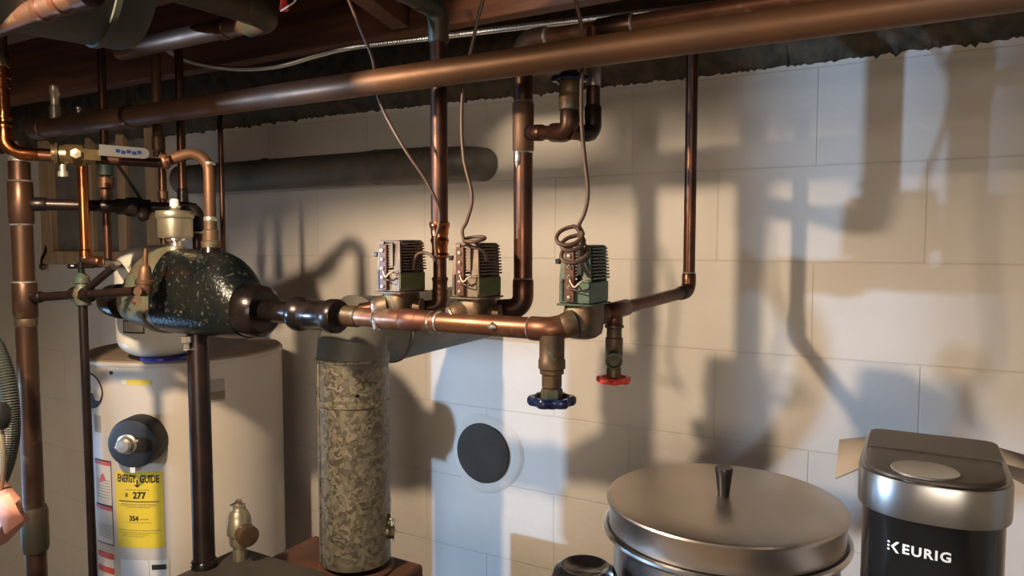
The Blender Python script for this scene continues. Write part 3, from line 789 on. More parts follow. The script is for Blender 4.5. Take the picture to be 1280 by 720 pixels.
# lever: flat bar, clearly rounded end
le0 = W(110, 187, .87); le1 = W(186, 193, .775)
le0 = le0 + sidev * .01; le1 = le1 + sidev * .01
lu = (le1 - le0).normalized(); lup = V((0, 0, 1)); lup = (lup - lu * lup.dot(lu)).normalized(); ln = lu.cross(lup)
def plate(a, b, hw, th, round_end=True):
    pts = [(0, -hw), (0, hw)]; Lp = (b - a).length
    if round_end:
        for k in range(9):
            th_ = math.pi / 2 - math.pi * k / 8; pts.append((Lp - hw + hw * math.cos(th_), hw * math.sin(th_)))
    else: pts += [(Lp, hw), (Lp, -hw)]
    n_ = len(pts); vs = [a + lu * x + lup * y + ln * s_ * th / 2 for s_ in (-1, 1) for x, y in pts]
    return vs, [tuple(reversed(range(n_))), tuple(range(n_, 2 * n_))] + [(i, (i + 1) % n_, n_ + (i + 1) % n_, n_ + i) for i in range(n_)]
MB().add(*plate(st0 + sidev * .012 - lu * .016, le0 + lu * .02, .0095, .002, False)).build('lever_root', 'brass', t)
lv_ = MB().add(*plate(le0 + lu * .018, le1, .0100, .003)).build('lever', 'steel_cable', t)
prt = MB()
camside = ln if ln.dot(CAM - le0) > 0 else -ln
for k in range(5):
    prt.box(le0 + lu * (.048 + k * .009) - lup * (.001 if k % 2 else -.001) + camside * .0021, (.007, .0006, .006), Matrix([lu, camside, lup]).transposed() if 0 else Matrix((lu, camside, lup)).transposed())
prt.build('lever_print', 'blue_paint', lv_)
MB().lathe([(.006, 0), (.006, .012), (.009, .013), (.009, .022), (0, .023)], vb0 - V((0, 0, .018)) - uA * .01, (0, 0, -1), 12).build('drain_cap', 'nickel_brass', t)

t = thing('copper_loop_pipe', 'tan copper pipe arching over and down into the top of the air separator', 'pipe', B0)
L1 = W(262, 183, DS); Ld = along(266, DS, ZH); 
L1 = V((Ld.x - .0, -DS, W(262, 184, DS).z))
tube('pipe_run', fillet([B0 - uA * .20, B0, B0 + V((.02, .01, .006))], .01), .0095, 'copper_dark', t)
tube('loop_run', fillet([B0 + V((-.005, 0, 0)), L1, (L1.x, -DS, W(265, 305, DS).z)], .032), .0112, 'copper_aged', t)
MB().lathe([(.0105, 0), (.014, .003), (.0155, .008), (.014, .014), (.0105, .018)], B0, (L1 - B0), 20).build('tee', 'copper_aged', t)
zl = W(265, 298, DS).z
MB().lathe([(.0125, .035), (.0125, .018), (.0155, .016), (.0155, -.004), (.0190, -.006), (.0190, -.018)], (L1.x, -DS, zl), (0, 0, 1), 24).build('threaded_adapter', 'bronze', t)
MB().lathe([(.0118, 0), (.0130, .002), (.0130, .008), (.0118, .010)], (L1.x, -DS, zl + .034), (0, 0, 1), 24).build('solder_bead', 'solder', t)
MB().lathe([(.0118, 0), (.0126, .002), (.0126, .005), (.0118, .006)], (L1.x, -DS, W(264, 206, DS).z), (0, 0, 1), 24).build('solder_bead', 'solder', t)

# ================================================================== left big riser
dL = .86
pL = W(25, 230, dL); XLr = pL.x
zz = lambda py, px=30: W(px, py, dL).z
t = thing('copper_riser', 'tall thick copper pipe at the far left with several soldered sleeves', 'pipe', (XLr, -dL, 0))
tube('pipe_run', [(XLr, -dL, .3), (XLr, -dL, zz(178, 22))], .0192, 'copper_brown', t, 28)
for a, b in ((200, 222),):
    MB().lathe([(.0194, 0), (.0202, .001), (.0202, .012), (.0194, .013)], (XLr, -dL, zz(202, 24)), (0, 0, 1), 28).build('solder_band', 'solder', t)
sleeve('tee', [(XLr, -dL, zz(280, 27)), (XLr, -dL, zz(227, 25))], .0222, 'copper_brown', t)
sleeve('tee', [(XLr, -dL, zz(398, 33)), (XLr, -dL, zz(353, 30))], .0222, 'copper_brown', t, solder='b')
MB().lathe([(.0222, 0), (.0250, .01), (.0250, .085), (.0222, .095)], (XLr, -dL, zz(690, 48)), (0, 0, 1), 28).build('dark_sleeve', 'pipe_green', t)
MB().lathe([(.0194, 0), (.0206, .002), (.0206, .018), (.0194, .02)], (XLr, -dL, zz(408, 33)), (0, 0, 1), 28).build('solder_band', 'bronze', t)
MB().lathe([(.023, 0), (.023, .3), (.03, .3), (.03, .0)][:3], (XLr, -dL, 0), (0, 0, 1), 28).build('floor_sleeve', 'pipe_black', t)

# black line off upper tee with a ball valve
a = V((XLr, -dL, W(40, 254, dL).z)); b = W(246, 259, .60); b.z = a.z - .004
ub = (b - a).normalized()
t = thing('black_cross_pipe', 'black level pipe leaving the tall copper pipe above the expansion tank', 'pipe', a)
tube('pipe_run', [a + ub * .02, b], .0118, 'pipe_black', t)
sleeve('tee_mouth', [a + ub * .016, a + ub * .045], .0142, 'pipe_black', t, solder=False)
sleeve('coupling', [a + (b - a) * .42, a + (b - a) * .52], .0140, 'pipe_black', t, solder=False)
sleeve('elbow', fillet([b - ub * .05, b, b - V((0, 0, .05))], .018), .0142, 'pipe_black', t, solder=False)
tube('drop_pipe', [b - V((0, 0, .02)), V((b.x, b.y, ZH + .08))], .0105, 'copper_dark', t)
MB().lathe([(.0108, 0), (.0125, .001), (.0125, .006), (.0108, .007)], (b.x, b.y, b.z - .055), (0, 0, 1), 20).build('solder_bead', 'solder', t)
q = a + (b - a) * .62
t = thing('ball_valve', 'dark ball valve on the black level pipe with a thin lever raised slantwise', 'valve', q, 'lever ball valves')
MB().lathe([(.011, -.034), (.0165, -.033), (.0165, -.018), (.0195, -.012), (.021, 0), (.0195, .012), (.0165, .018), (.0165, .033), (.011, .034)], q, ub, 8).build('valve_body', 'iron_black', t, 20)
sv = V((ub.y, -ub.x, 0)); sv = sv if sv.dot(CAM - q) > 0 else -sv
MB().lathe([(.007, .012), (.007, .028), (.010, .029), (.010, .036), (0, .037)], q, (sv + V((0, 0, -.2))), 8).build('stem_nut', 'iron_black', t)
ls = W(181, 256, .68); lt = W(147, 206, .74)
MB().tube(catmull([q + sv * .03, ls + V((.004, 0, -.008)), ls, lt], 6), .0036, 10).build('lever', 'pipe_black', t)
MB().lathe([(.011, 0), (.013, .006), (.013, .02), (.008, .026), (0, .027)], W(181, 262, .69), (.3, -.5, -.8), 14).build('lever_boss', 'iron_black', t)

def vpipe(name, label, px, py0, py1, d_, r, m, group='small vertical pipes at the left', top=None, fits=(), cat='pipe', bot=None):
    a_ = W(px, (py0 + py1) / 2, d_); zt_ = W(px, py0, d_).z if top is None else top; zb_ = W(px, py1, d_).z if bot is None else bot
    t_ = thing(name, label, cat, (a_.x, a_.y, zb_), group)
    tube('pipe_run', [(a_.x, a_.y, zb_), (a_.x, a_.y, zt_)], r, m, t_)
    for (nm, p0, p1, rr, mm) in fits:
        z0_, z1_ = W(px, p1, d_).z, W(px, p0, d_).z
        MB().lathe([(r, z0_), (rr, z0_ + .002), (rr, z1_ - .002), (r, z1_)], (a_.x, a_.y, 0), (0, 0, 1), 20).build(nm, mm, t_)
    return t_, a_
t_, g = vpipe('copper_drop_pipe', 'bright orange copper pipe in front of the wooden frame, ending at the black wheel valve', 105, 196, 324, .80, .0098, 'copper_bright', top=zr, fits=(('collar', 312, 324, .0118, 'copper_bright'),))
g0 = V((g.x, g.y, W(106, 327, .8).z))
sleeve('elbow', fillet([g0 + V((0, 0, .012)), g0, g0 + V((.035, .01, 0))], .012), .0122, 'copper_dark', t_, solder=False)
tube('side_run', [g0 + V((.03, .008, 0)), W(151, 331, .56)], .0098, 'copper_dark', t_)
vpipe('dark_drop_pipe', 'dark drop pipe crossing in front of the wooden frame with a copper union', 133, 170, 335, .70, .0085, 'copper_dark', top=2.10,
      fits=(('green_nut', 200, 220, .015, 'bronze_green'), ('copper_union', 221, 236, .0165, 'copper_aged'), ('union_tail', 236, 266, .0125, 'copper_aged')))
vpipe('tan_drop_pipe', 'tan drop pipe hanging from the ceiling behind the overhead pipe, left of the vent', 196, 60, 196, .58, .0112, 'copper_aged', top=2.12, fits=(('collar', 170, 190, .0135, 'copper_aged'),))
vpipe('dark_drop_pipe', 'dark drop pipe with a copper collar left of the air vent', 203, 150, 305, .58, .0085, 'copper_dark', top=W(203, 190, .58).z, fits=(('collar', 238, 250, .0112, 'copper_aged'),))
vpipe('brown_drop_pipe', 'brown drop pipe with a black socket directly above the vent can', 226, 60, 262, .55, .0095, 'copper_dark', top=2.12, fits=(('black_socket', 236, 262, .0122, 'iron_black'),))
tn, tp = vpipe('thin_copper_pipe', 'thin copper pipe hanging right of the arched loop with a bent top', 279, 165, 430, .46, .0062, 'copper_dark', top=W(275, 165, .46).z, bot=ZH)
tp2 = V((tp.x, tp.y, W(275, 165, .46).z))
tube('bent_top', fillet([tp2 - V((0, 0, .003)), tp2 + V((-.004, 0, .02)), tp2 + V((-.03, .03, .06))], .02), .006, 'copper_dark', tn)

# handwheel gate valve and its thin black line, left
vg = W(103, 368, .82)
t = thing('black_wheel_valve', 'dark gate valve with a black wheel on the thin line left of the tank', 'valve', vg)
MB().lathe([(.013, -.022), (.015, -.020), (.015, -.008), (.018, 0), (.015, .010), (.012, .014), (.012, .022), (.0145, .023), (.0145, .034), (.010, .038), (.006, .042), (.006, .055)], vg, (0, 0, 1), 20).build('valve_body', 'bronze_green', t)
MB().lathe([(.010, -.026), (.0145, -.025), (.016, -.010), (.016, .010), (.0145, .025), (.010, .026)], vg, (1, .12, 0), 16).build('cross_ports', 'iron_black', t)
wheel('hand_wheel', vg + V((0, 0, .056)), (0, 0, 1), .024, 'iron_black', t, 6, .008)
t = thing('black_feed_pipe', 'thin black feed pipe running from tall left copper pipe through the black wheel valve', 'pipe', vg)
sa = V((XLr, -dL, W(40, 373, dL).z)); ua = (vg - sa).normalized()
tube('pipe_run', [sa + ua * .02, vg - ua * .02], .0088, 'pipe_black', t)
sleeve('tee_mouth', [sa + ua * .02, sa + ua * .042], .0118, 'pipe_black', t, solder=False)
sb_ = W(168, 364, .80); tube('side_run', [vg + V((.018, .002, 0)), sb_], .0088, 'pipe_black', t)
sc_ = W(142, 334, .80); tube('slanted_brace', [vg + V((.008, 0, .006)), sc_], .0075, 'pipe_black', t)
tube('drop_pipe', [vg - V((0, 0, .018)), (vg.x, vg.y, 0)], .0082, 'pipe_black', t)
# pressure reducing / fill valve
pf = W(181, 352, .78)
t = thing('fill_valve', 'small copper-coloured fill valve with a tall tip beside the white expansion tank', 'valve', pf)
MB().lathe([(.008, -.024), (.0135, -.022), (.015, -.013), (.015, -.004), (.0165, -.003), (.0165, .002), (.0135, .004), (.012, .016), (.0095, .028), (.0065, .032), (.0045, .034), (.0045, .050), (.0030, .064), (0, .066)], pf, (.10, 0, 1), 20).build('valve_body', 'copper_aged', t)
MB().box(pf + V((-.018, 0, -.002)), (.014, .013, .014), bev=.003).build('side_nut', 'iron_black', t)
tube('inlet_pipe', [pf - V((0, 0, .02)), sb_ + V((.01, 0, 0))], .009, 'copper_aged', t)

# ================================================================== wooden framed window sash leaning on the wall
dF = .02
fl, fr = W(58, 325, dF).x, W(205, 325, dF).x
fb, ft = W(60, 330, dF).z, W(60, 150, dF).z
t = thing('wooden_frame', 'old wooden sash frame with grey panes fixed flat on the wall behind the pipes', 'frame', ((fl + fr) / 2, -dF, fb))
def rail(nm, x0_, x1_, z0_, z1_, mm='wood_frame', dep=.035, yy=None):
    return MB().box(((x0_ + x1_) / 2, -(dep / 2 + .002) if yy is None else yy, (z0_ + z1_) / 2), (x1_ - x0_, dep, z1_ - z0_), bev=.003).build(nm, mm, t)
rail('stile', fl, fl + .075, fb, ft); rail('stile', fr - .07, fr, fb, ft)
rail('bottom_rail', fl + .07, fr - .07, fb, fb + .055); rail('top_rail', fl + .07, fr - .07, ft - .06, ft)
m1, m2_ = W(116, 260, dF).x, W(156, 260, dF).x
rail('muntin', m1 - .022, m1 + .012, fb + .05, ft - .05, dep=.028); rail('muntin', m2_ - .03, m2_ + .016, fb + .05, ft - .05, dep=.028)
rail('pane', fl + .07, fr - .065, fb + .05, ft - .055, 'glass_grey', .004, -.010)
hk = MB().tube(catmull([W(52, 333, .03), W(53, 322, .04), W(57, 314, .04), W(58, 305, .03)], 5), .006, 8).build('latch', 'iron_black', t)
MB().lathe([(0, 0), (.014, .002), (.016, .008), (.012, .014), (0, .016)], W(55, 333, .02), (0, -1, 0), 14).build('latch_knob', 'bronze', t)

# ================================================================== long dark vent duct high on wall
zd = W(590, 203, .06).z
t = thing('wall_vent_duct', 'long dull brown vent duct along the upper wall with its rounded end in the blocks', 'duct', (W(600, 203, .05).x, -.06, zd))
xe = W(588, 203, .05).x
xm1 = W(542, 203, .065).x; xm0 = W(470, 207, .07).x
MB().tube(fillet([(xm1, -.065, zd), (xe - .0, -.062, zd - .001), (xe + .012, .0, zd)], .05, 8), .044, 28).build('duct_end', 'duct_plain', t)
MB().tube([(xm0, -.065, zd + .004), (xm1 + .02, -.065, zd)], [.047, .046], 28).build('duct_section', 'duct_dark', t)
xm9 = W(228, 213, .11).x
MB().tube([(xm9, -.115, zd - .004), (xm0 - .05, -.072, zd + .002), (xm0 + .012, -.066, zd + .004)], [.046, .045, .0465], 28).build('duct_section', 'duct_dark', t)
for x_, rr in ((xm0, .0485), (xm0 + .17, .048), (xm1 - .02, .0478), (W(330, 210, .09).x, .0475)):
    MB().lathe([(rr - .003, -.004), (rr, -.002), (rr, .002), (rr - .003, .004)], (x_, -.066 - max(0, (xm0 - x_)) * .035, zd + (.003 if x_ < xm1 - .05 else 0)), (1, 0, 0), 28).build('seam_ring', 'duct_dark', t)
MB().tube([(xe - .02, -.062, zd + .043), (xe - .02, -.062, zd + .055)], .002, 6).build('duct_screw', 'iron_black', t)

# ================================================================== galvanised flue
dq = .46; fc = W(443, 560, dq); XF = fc.x
zF0 = .972; zF1 = W(441, 448, dq).z
t = thing('galvanised_flue_pipe', 'mottled grey galvanised flue pipe rising from the rusty base beside the water heater', 'flue', (XF, -dq, zF0))
MB().tube([(XF, -dq, zF0), (XF, -dq, zF1)], .0762, 48).build('flue_pipe', 'galvanised', t)
for py_ in (500, 447):
    z_ = W(441, py_, dq).z
    MB().lathe([(.0758, -.006), (.0792, -.003), (.0792, .003), (.0758, .006)], (XF, -dq, z_), (0, 0, 1), 48).build('crimp_ring', 'galvanised', t)
# folded lock seam down the left front
thS = math.atan2(-1, -.62)
MB().box((XF + .0770 * math.cos(thS), -dq + .0770 * math.sin(thS), (zF0 + zF1) / 2), (.003, .012, zF1 - zF0 - .01), Matrix.Rotation(thS, 3, 'Z'), .001).build('lock_seam', 'galvanised', t)
for th_, py_ in ((-2.25, 486), (-.75, 484)):
    MB().lathe([(.004, 0), (.004, .003), (0, .004)], (XF + .0762 * math.cos(th_), -dq + .0762 * math.sin(th_), W(430, py_, dq).z), (math.cos(th_), math.sin(th_), 0), 8).build('sheet_screw', 'iron_black', t)
# segmented elbow then a run into the wall
pe = V((XF, -dq, W(441, 420, dq).z)); pend = W(600, 388, .0)
run_d = (pend - pe).normalized()
el_path = [V((XF, -dq, zF1 - .005)), V((XF + .004, -dq, zF1 + .03)), pe + run_d * .02 + V((0, 0, .012)), pe + run_d * .10]
MB().tube(el_path, [.0775, .0780, .0785, .0765], 48).build('elbow', 'duct_plain', t, 15)
MB().tube([pe + run_d * .08, pend + V((0, .03, 0))], .0752, 48).build('wall_run', 'duct_plain', t)
MB().lathe([(.0752, -.004), (.0792, -.002), (.0792, .002), (.0752, .004)], pe + run_d * .11, run_d, 48).build('crimp_ring', 'duct_plain', t)

# foil scrap wedged on flue side
f0 = W(487, 655, .43)
mb = MB(); vs = []; 
n1, n2 = 6, 5
for i in range(n1):
    for j in range(n2):
        vs.append(f0 + V(((j - 2) * .007 + random.uniform(-.003, .003), random.uniform(-.009, .009), -(i - 2) * .011 + random.uniform(-.003, .003))))
fs = [(i * n2 + j, i * n2 + j + 1, (i + 1) * n2 + j + 1, (i + 1) * n2 + j) for i in range(n1 - 1) for j in range(n2 - 1)]
t = thing('foil_scrap', 'crumpled scrap of gold foil and pale paper stuck to the flue pipe side', 'scrap', f0)
o = MB().add(vs, fs).build('foil', 'foil', t, 5); so_ = o.modifiers.new('s', 'SOLIDIFY'); so_.thickness = .001
g1, g2, g3, g4 = W(480, 628, .42), W(489, 622, .42), W(488, 645, .42), W(483, 641, .43)
o = MB().add([g1, g2, g3, g4], [(0, 1, 2, 3)]).build('paper', 'label_white', t); so_ = o.modifiers.new('s', 'SOLIDIFY'); so_.thickness = .001

# base box under the flue
bx0, bx1 = W(368, 700, .44).x, W(530, 705, .37).x
zbase = W(530, 705, .37).z
zF0b = zbase
t = thing('rusty_pedestal', 'rusty orange-brown metal box the flue pipe stands on', 'pedestal', ((bx0 + bx1) / 2, -.46, 0))
MB().box(((bx0 + bx1) / 2, -.4625, (zbase - .0) / 2), (bx1 - bx0, .185, zbase), bev=.006).build('base_box', 'rusty', t)
MB().lathe([(.0770, 0), (.0840, .001), (.0840, .006), (.0770, .012)], (XF, -dq, zbase), (0, 0, 1), 48).build('collar', 'rusty', t)

# ================================================================== boiler (top only in view)
bz = 1.003
ca = WZ(300, 686, bz)
t = thing('boiler', 'low dark grey boiler cabinet whose flat top shows at the bottom edge', 'boiler', (ca.x + .3, ca.y - .35, 0))
MB().box((ca.x + .32, ca.y - .36, (bz - .012) / 2 + .0), (.64, .72, bz - .012), bev=.008).build('jacket', 'boiler_dark', t)
MB().box((ca.x + .32, ca.y - .36, bz - .006), (.66, .74, .012), bev=.004).build('top_panel', 'boiler_dark', t)
# relief valve on the boiler
ro = WZ(300, 699, bz)
t = thing('relief_valve', 'dirty brass relief valve standing on the boiler corner', 'valve', ro)
k_ = 1.0
MB().lathe([(.014, 0), (.014, .030), (.019, .032), (.021, .040), (.021, .052), (.025, .056), (.026, .068), (.024, .088), (.021, .096), (.017, .104), (.014, .108), (.014, .116), (.007, .119), (.007, .127), (0, .129)], ro, (0, 0, 1), 20).build('valve_body', 'nickel_brass', t)
MB().lathe([(.018, .006), (.018, .030), (.022, .032), (.022, .046), (.016, .047), (.0, .046)], ro + V((0, 0, .066)), (.9, -.25, -.1), 20).build('outlet', 'bronze', t)
MB().box(ro + V((-.004, -.004, .122)), (.030, .008, .003), Matrix.Rotation(-.5, 3, 'Y')).build('test_lever', 'steel_cable', t)

# ================================================================== water heater
HC = V((-1.755, -.335, 0)); HR = .255; HT = 1.368
for q_ in (1,):
    e_ = W(238.5, 600, .335); HC = V((e_.x, -.335, 0))
t = thing('water_heater', 'big cream water heater with a yellow energy label and black thermostat cap', 'water heater', HC)
MB().lathe([(HR, .04), (HR, HT - .012), (HR + .002, HT - .010), (HR + .003, HT - .002), (HR, HT)], HC, (0, 0, 1), 96).build('tank_jacket', 'white_enamel', t)
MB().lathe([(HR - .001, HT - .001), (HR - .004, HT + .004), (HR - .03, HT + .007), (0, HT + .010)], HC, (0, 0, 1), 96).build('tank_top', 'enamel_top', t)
MB().lathe([(HR - .02, 0), (HR - .02, .05)], HC, (0, 0, 1), 48).build('base_ring', 'black_plastic', t)
def cyl(px, py):
    r_ = ray(px, py); ox, oy = CAM.x - HC.x, CAM.y - HC.y
    a_ = r_.x ** 2 + r_.y ** 2; b_ = 2 * (ox * r_.x + oy * r_.y); c_ = ox * ox + oy * oy - HR * HR
    D = max(0, b_ * b_ - 4 * a_ * c_); tt = (-b_ - math.sqrt(D)) / (2 * a_); p_ = CAM + r_ * tt
    return math.atan2(p_.y - HC.y, p_.x - HC.x), p_.z
def onc(th, z, off=.0006):
    return V((HC.x + (HR + off) * math.cos(th), HC.y + (HR + off) * math.sin(th), z))
def sticker(nm, th0, th1, z0_, z1_, m_, parent, off=.0006, seg=10):
    vs = []; fs = []
    for i in range(seg + 1):
        th = th0 + (th1 - th0) * i / seg
        vs += [onc(th, z0_, off), onc(th, z1_, off), onc(th, z1_, -.001), onc(th, z0_, -.001)]
    for i in range(seg):
        a_ = i * 4; b_ = a_ + 4
        for k in range(4): fs.append((a_ + k, b_ + k, b_ + (k + 1) % 4, a_ + (k + 1) % 4))
    fs += [(0, 1, 2, 3), (seg * 4 + 3, seg * 4 + 2, seg * 4 + 1, seg * 4)]
    return MB().add(vs, fs).build(nm, m_, parent)
th0, zt_ = cyl(144, 588); th1, _ = cyl(203, 590); _, zb_ = cyl(176, 685)
lab = sticker('energy_label', th0, th1, zb_, zt_ + .0, 'yellow_label', t)
tc_ = (th0 + th1) / 2; Wd = (th1 - th0) * HR; Hd = zt_ - zb_; zc_ = (zt_ + zb_) / 2
fn = lambda x, y: onc(tc_ + x / HR, zc_ + y, .0012)
pm = MB()
put_text(pm, 'ENERGY', .027, fn, -Wd * .235, Hd * .405, .0008, .50)
put_text(pm, 'GUIDE', .027, fn, Wd * .245, Hd * .405, .0008, .60)
pm.build('label_heading', 'print_black', lab); pm = MB()
put_text(pm, '277', .023, fn, .004, Hd * .19, .0009, .95); put_text(pm, '$', .016, fn, -.030, Hd * .185, .0006)
pm.build('label_price', 'print_black', lab); pm = MB()
put_text(pm, '354', .017, fn, -.012, -Hd * .115, .0008, .95)
# arrow under the heading
pm.build('label_number', 'print_black', lab); pm = MB()
pm.add([fn(-.0018, Hd * .40), fn(.0018, Hd * .40), fn(.0018, Hd * .325), fn(-.0018, Hd * .325)], [(0, 1, 2, 3)])
pm.add([fn(-.009, Hd * .332), fn(.009, Hd * .332), fn(0, Hd * .295)], [(0, 1, 2)])
pm.build('label_arrow', 'print_black', lab); pm = MB()
for k in range(8):
    x_a = -Wd * .42 + k * Wd * .84 / 8; x_b = x_a + Wd * .84 / 8
    pm.add([fn(x_a, Hd * .105), fn(x_b, Hd * .105), fn(x_b, Hd * .117), fn(x_a, Hd * .117)], [(0, 1, 2, 3)])
pm.build('label_rule', 'print_black', lab)
pf_ = MB()
for (cx_, cy_, ww, hh) in ((-.01, .265, .5, .006), (0, .075, .72, .006), (0, .055, .8, .005), (0, .035, .5, .005), (.12, -.12, .18, .008), (0, -.165, .55, .005), (0, -.27, .9, .006), (-.02, -.30, .8, .005), (-.08, -.325, .6, .005), (-.12, -.35, .5, .005)):
    for k in range(4):
        x_a = Wd * (cx_ - ww / 2 + ww * k / 4); x_b = Wd * (cx_ - ww / 2 + ww * (k + .93) / 4)
        pf_.add([fn(x_a, Hd * (cy_ - hh)), fn(x_b, Hd * (cy_ - hh)), fn(x_b, Hd * (cy_ + hh)), fn(x_a, Hd * (cy_ + hh))], [(0, 1, 2, 3)])
pf_.build('fine_print', 'print_faint', lab)
# red and white warning stickers at left edge of the tank
tw0, _ = cyl(121, 630); tw1, _ = cyl(140, 630)
def wst(pya, pyb, red_a, tail=False):
    za_ = cyl(138, pya)[1]; zb2_ = cyl(138, pyb)[1]
    sticker('label_border', tw0, tw1 + .008, zb2_ - .003, za_ + .003, 'print_black', t, .0003); s_ = sticker('warning_label', tw0, tw1, zb2_, za_, 'label_white', t)
    if red_a: sticker('red_band', tw0, tw1, za_ - .010, za_, 'label_red', s_, .0012)
    m_ = MB()
    for k in range(7):
        zz_ = za_ - .05 - k * (za_ - zb2_ - .06) / 7
        for j in range(3):
            u0, u1 = tw0 + (tw1 - tw0) * (.08 + .29 * j), tw0 + (tw1 - tw0) * (.08 + .29 * (j + .97))
            m_.add([onc(u0, zz_, .0012), onc(u1, zz_, .0012), onc(u1, zz_ + .002, .0012), onc(u0, zz_ + .002, .0012)], [(0, 1, 2, 3)])
    m_.build('label_text', 'print_grey', s_); return s_, za_
s_, za_ = wst(578, 632, True)
um = (tw0 + tw1) / 2
MB().add([onc(um - .05, za_ - .055, .0014), onc(um + .06, za_ - .05, .0014), onc(um + .02, za_ - .03, .0014), onc(um - .02, za_ - .038, .0014)], [(0, 1, 2, 3)]).build('red_picture', 'label_red', s_)
wst(634, 680, True); 
th_a = cyl(140, 690)[1]; wl = sticker('warning_label', tw0, tw1, th_a - .10, th_a - .006, 'label_white', t); sticker('red_band', tw0, tw1, th_a - .020, th_a - .006, 'label_red', wl, .0012); sticker('red_band', tw0, tw1, th_a - .058, th_a - .042, 'label_red', wl, .0012)
# bottom rating plate with small black badge
r0, _ = cyl(151, 708); r1, _ = cyl(186, 708); rz = cyl(165, 700)[1]; sticker('rating_plate', r0, r1, rz - .06, rz, 'label_white', t)
r0, _ = cyl(187, 708); r1, _ = cyl(211, 708); pl_ = sticker('rating_plate', r0, r1, rz - .06, rz, 'label_white', t)
r0, _ = cyl(190, 708); r1, _ = cyl(208, 708); rz2 = cyl(199, 709)[1]; sticker('black_badge', r0, r1, rz2 - .006, rz2 + .007, 'print_black', pl_, .0014)
# small yellow strip near the top
r0, _ = cyl(158, 478); r1, _ = cyl(188, 478); rz = cyl(170, 478)[1]; sticker('yellow_strip', r0, r1, rz - .006, rz + .006, 'yellow_label', t)
r0, _ = cyl(152, 478); r1, _ = cyl(158, 478); sticker('white_strip', r0, r1, rz - .005, rz + .005, 'label_white', t)
# pale instruction panel right of the riser
r0, _ = cyl(256, 490); r1, _ = cyl(281, 490); rz = cyl(265, 474)[1]; rzb = cyl(265, 503)[1]
sticker('instruction_panel', r0, r1, rzb, rz, 'print_grey', t, .0004); sticker('instruction_panel', r0, r1, rzb + .006, (rz + rzb) / 2 - .003, 'enamel_top', t, .0009)
# oval maker badge on the left shoulder
oc, oz = cyl(113.5, 488); 
ob_, _ = cyl(129, 488)
vs = []; n_ = 36; hr = ob_ - oc
half = cyl(120, 465)[1] - cyl(120, 510)[1]
def oval(nm, m_, sc, off, zlo=-9, zhi=9):
    vs = [onc(oc + hr * sc * math.cos(2 * math.pi * k / n_), oz + max(zlo, min(zhi, half / 2 * sc * math.sin(2 * math.pi * k / n_))), off) for k in range(n_)]
    cen_ = onc(oc, oz + (max(zlo, min(zhi, 0))), off)
    return MB().add(vs + [cen_], [(k, (k + 1) % n_, n_) for k in range(n_)]).build(nm, m_, t)
bd = oval('oval_badge', 'print_black', 1.0, .0006); oval('oval_badge_face', 'label_white', .9, .0012, zlo=-half * .06)
# dark square below the badge
r0, _ = cyl(118, 525); r1, _ = cyl(126, 525); zz1, zz2 = cyl(122, 519)[1], cyl(122, 540)[1]; sticker('grey_sticker', r0, r1, zz2, zz1, 'print_grey', t)
# thermostat cap
ct, cz = cyl(178, 548); nr = V((math.cos(ct), math.sin(ct), 0))
capc = onc(ct, cz, 0)
cap = MB().lathe([(.062, 0), (.062, .040), (.058, .050), (.050, .053), (0, .053)], capc, nr, 48).build('thermostat_cap', 'cap_black', t)
kb = MB().lathe([(.026, 0), (.027, .003), (.026, .006), (.020, .009), (.019, .022), (.014, .027), (0, .028)], capc + nr * .052 + V((-.012, 0, 0.0)), nr, 32).build('dial', 'silver_disc', cap)
MB().box(capc + nr * .058 + V((-.012, 0, 0)), (.008, .062, .008), Matrix.Rotation(ct, 3, 'Z') @ Matrix.Rotation(.3, 3, 'X'), .002).build('pointer', 'silver_disc', kb)
MB().box(capc + nr * .035 + V((0, 0, -.064)), (.03, .012, .014), Matrix.Rotation(ct, 3, 'Z')).build('cap_tab', 'label_white', cap)
MB().lathe([(.005, 0), (.005, .002), (0, .003)], onc(*cyl(139, 466), 0), V((math.cos(cyl(139, 466)[0]), math.sin(cyl(139, 466)[0]), 0)), 12).build('jacket_screw', 'print_black', t)

# ================================================================== expansion tank
ec = W(200, 380, .50); ER = .100
zA, zB = 1.380, W(200, 306, .50).z
t = thing('expansion_tank', 'white capsule-shaped expansion tank standing on the water heater top', 'tank', (ec.x, ec.y, zA))
prof = [(.028, -.002), (.03, .0)]
hh = zB - zA
for k in range(9): a_ = -math.pi / 2 + k * math.pi / 16; prof.append((ER * (math.cos(a_) ** .8 if k else .0) if k else .02, .055 + .055 * math.sin(a_)))
prof = [(.03, 0)] + [(ER * (math.cos(-math.pi / 2 + k * math.pi / 16)) ** .7, .05 * (1 + math.sin(-math.pi / 2 + k * math.pi / 16))) for k in range(1, 9)]
prof += [(ER, hh * .5), (ER, hh - .06)] + [(ER * max(.0, math.cos(k * math.pi / 16)) ** .7, hh - .06 + .06 * math.sin(k * math.pi / 16)) for k in range(1, 9)]
MB().lathe(prof, (ec.x, ec.y, zA), (0, 0, 1), 56).build('tank_shell', 'tank_white', t)
fne = lambda th, z: V((ec.x + (ER + .0008) * math.cos(th), ec.y + (ER + .0008) * math.sin(th), z))
def ecyl(px, py):
    r_ = ray(px, py); ox, oy = CAM.x - ec.x, CAM.y - ec.y
    a_ = r_.x ** 2 + r_.y ** 2; b_ = 2 * (ox * r_.x + oy * r_.y); c_ = ox * ox + oy * oy - ER * ER
    D = max(0, b_ * b_ - 4 * a_ * c_); tt = (-b_ - math.sqrt(D)) / (2 * a_); p_ = CAM + r_ * tt
    return math.atan2(p_.y - ec.y, p_.x - ec.x), p_.z
ea, eza = ecyl(154, 400); eb, ezb = ecyl(181, 417)
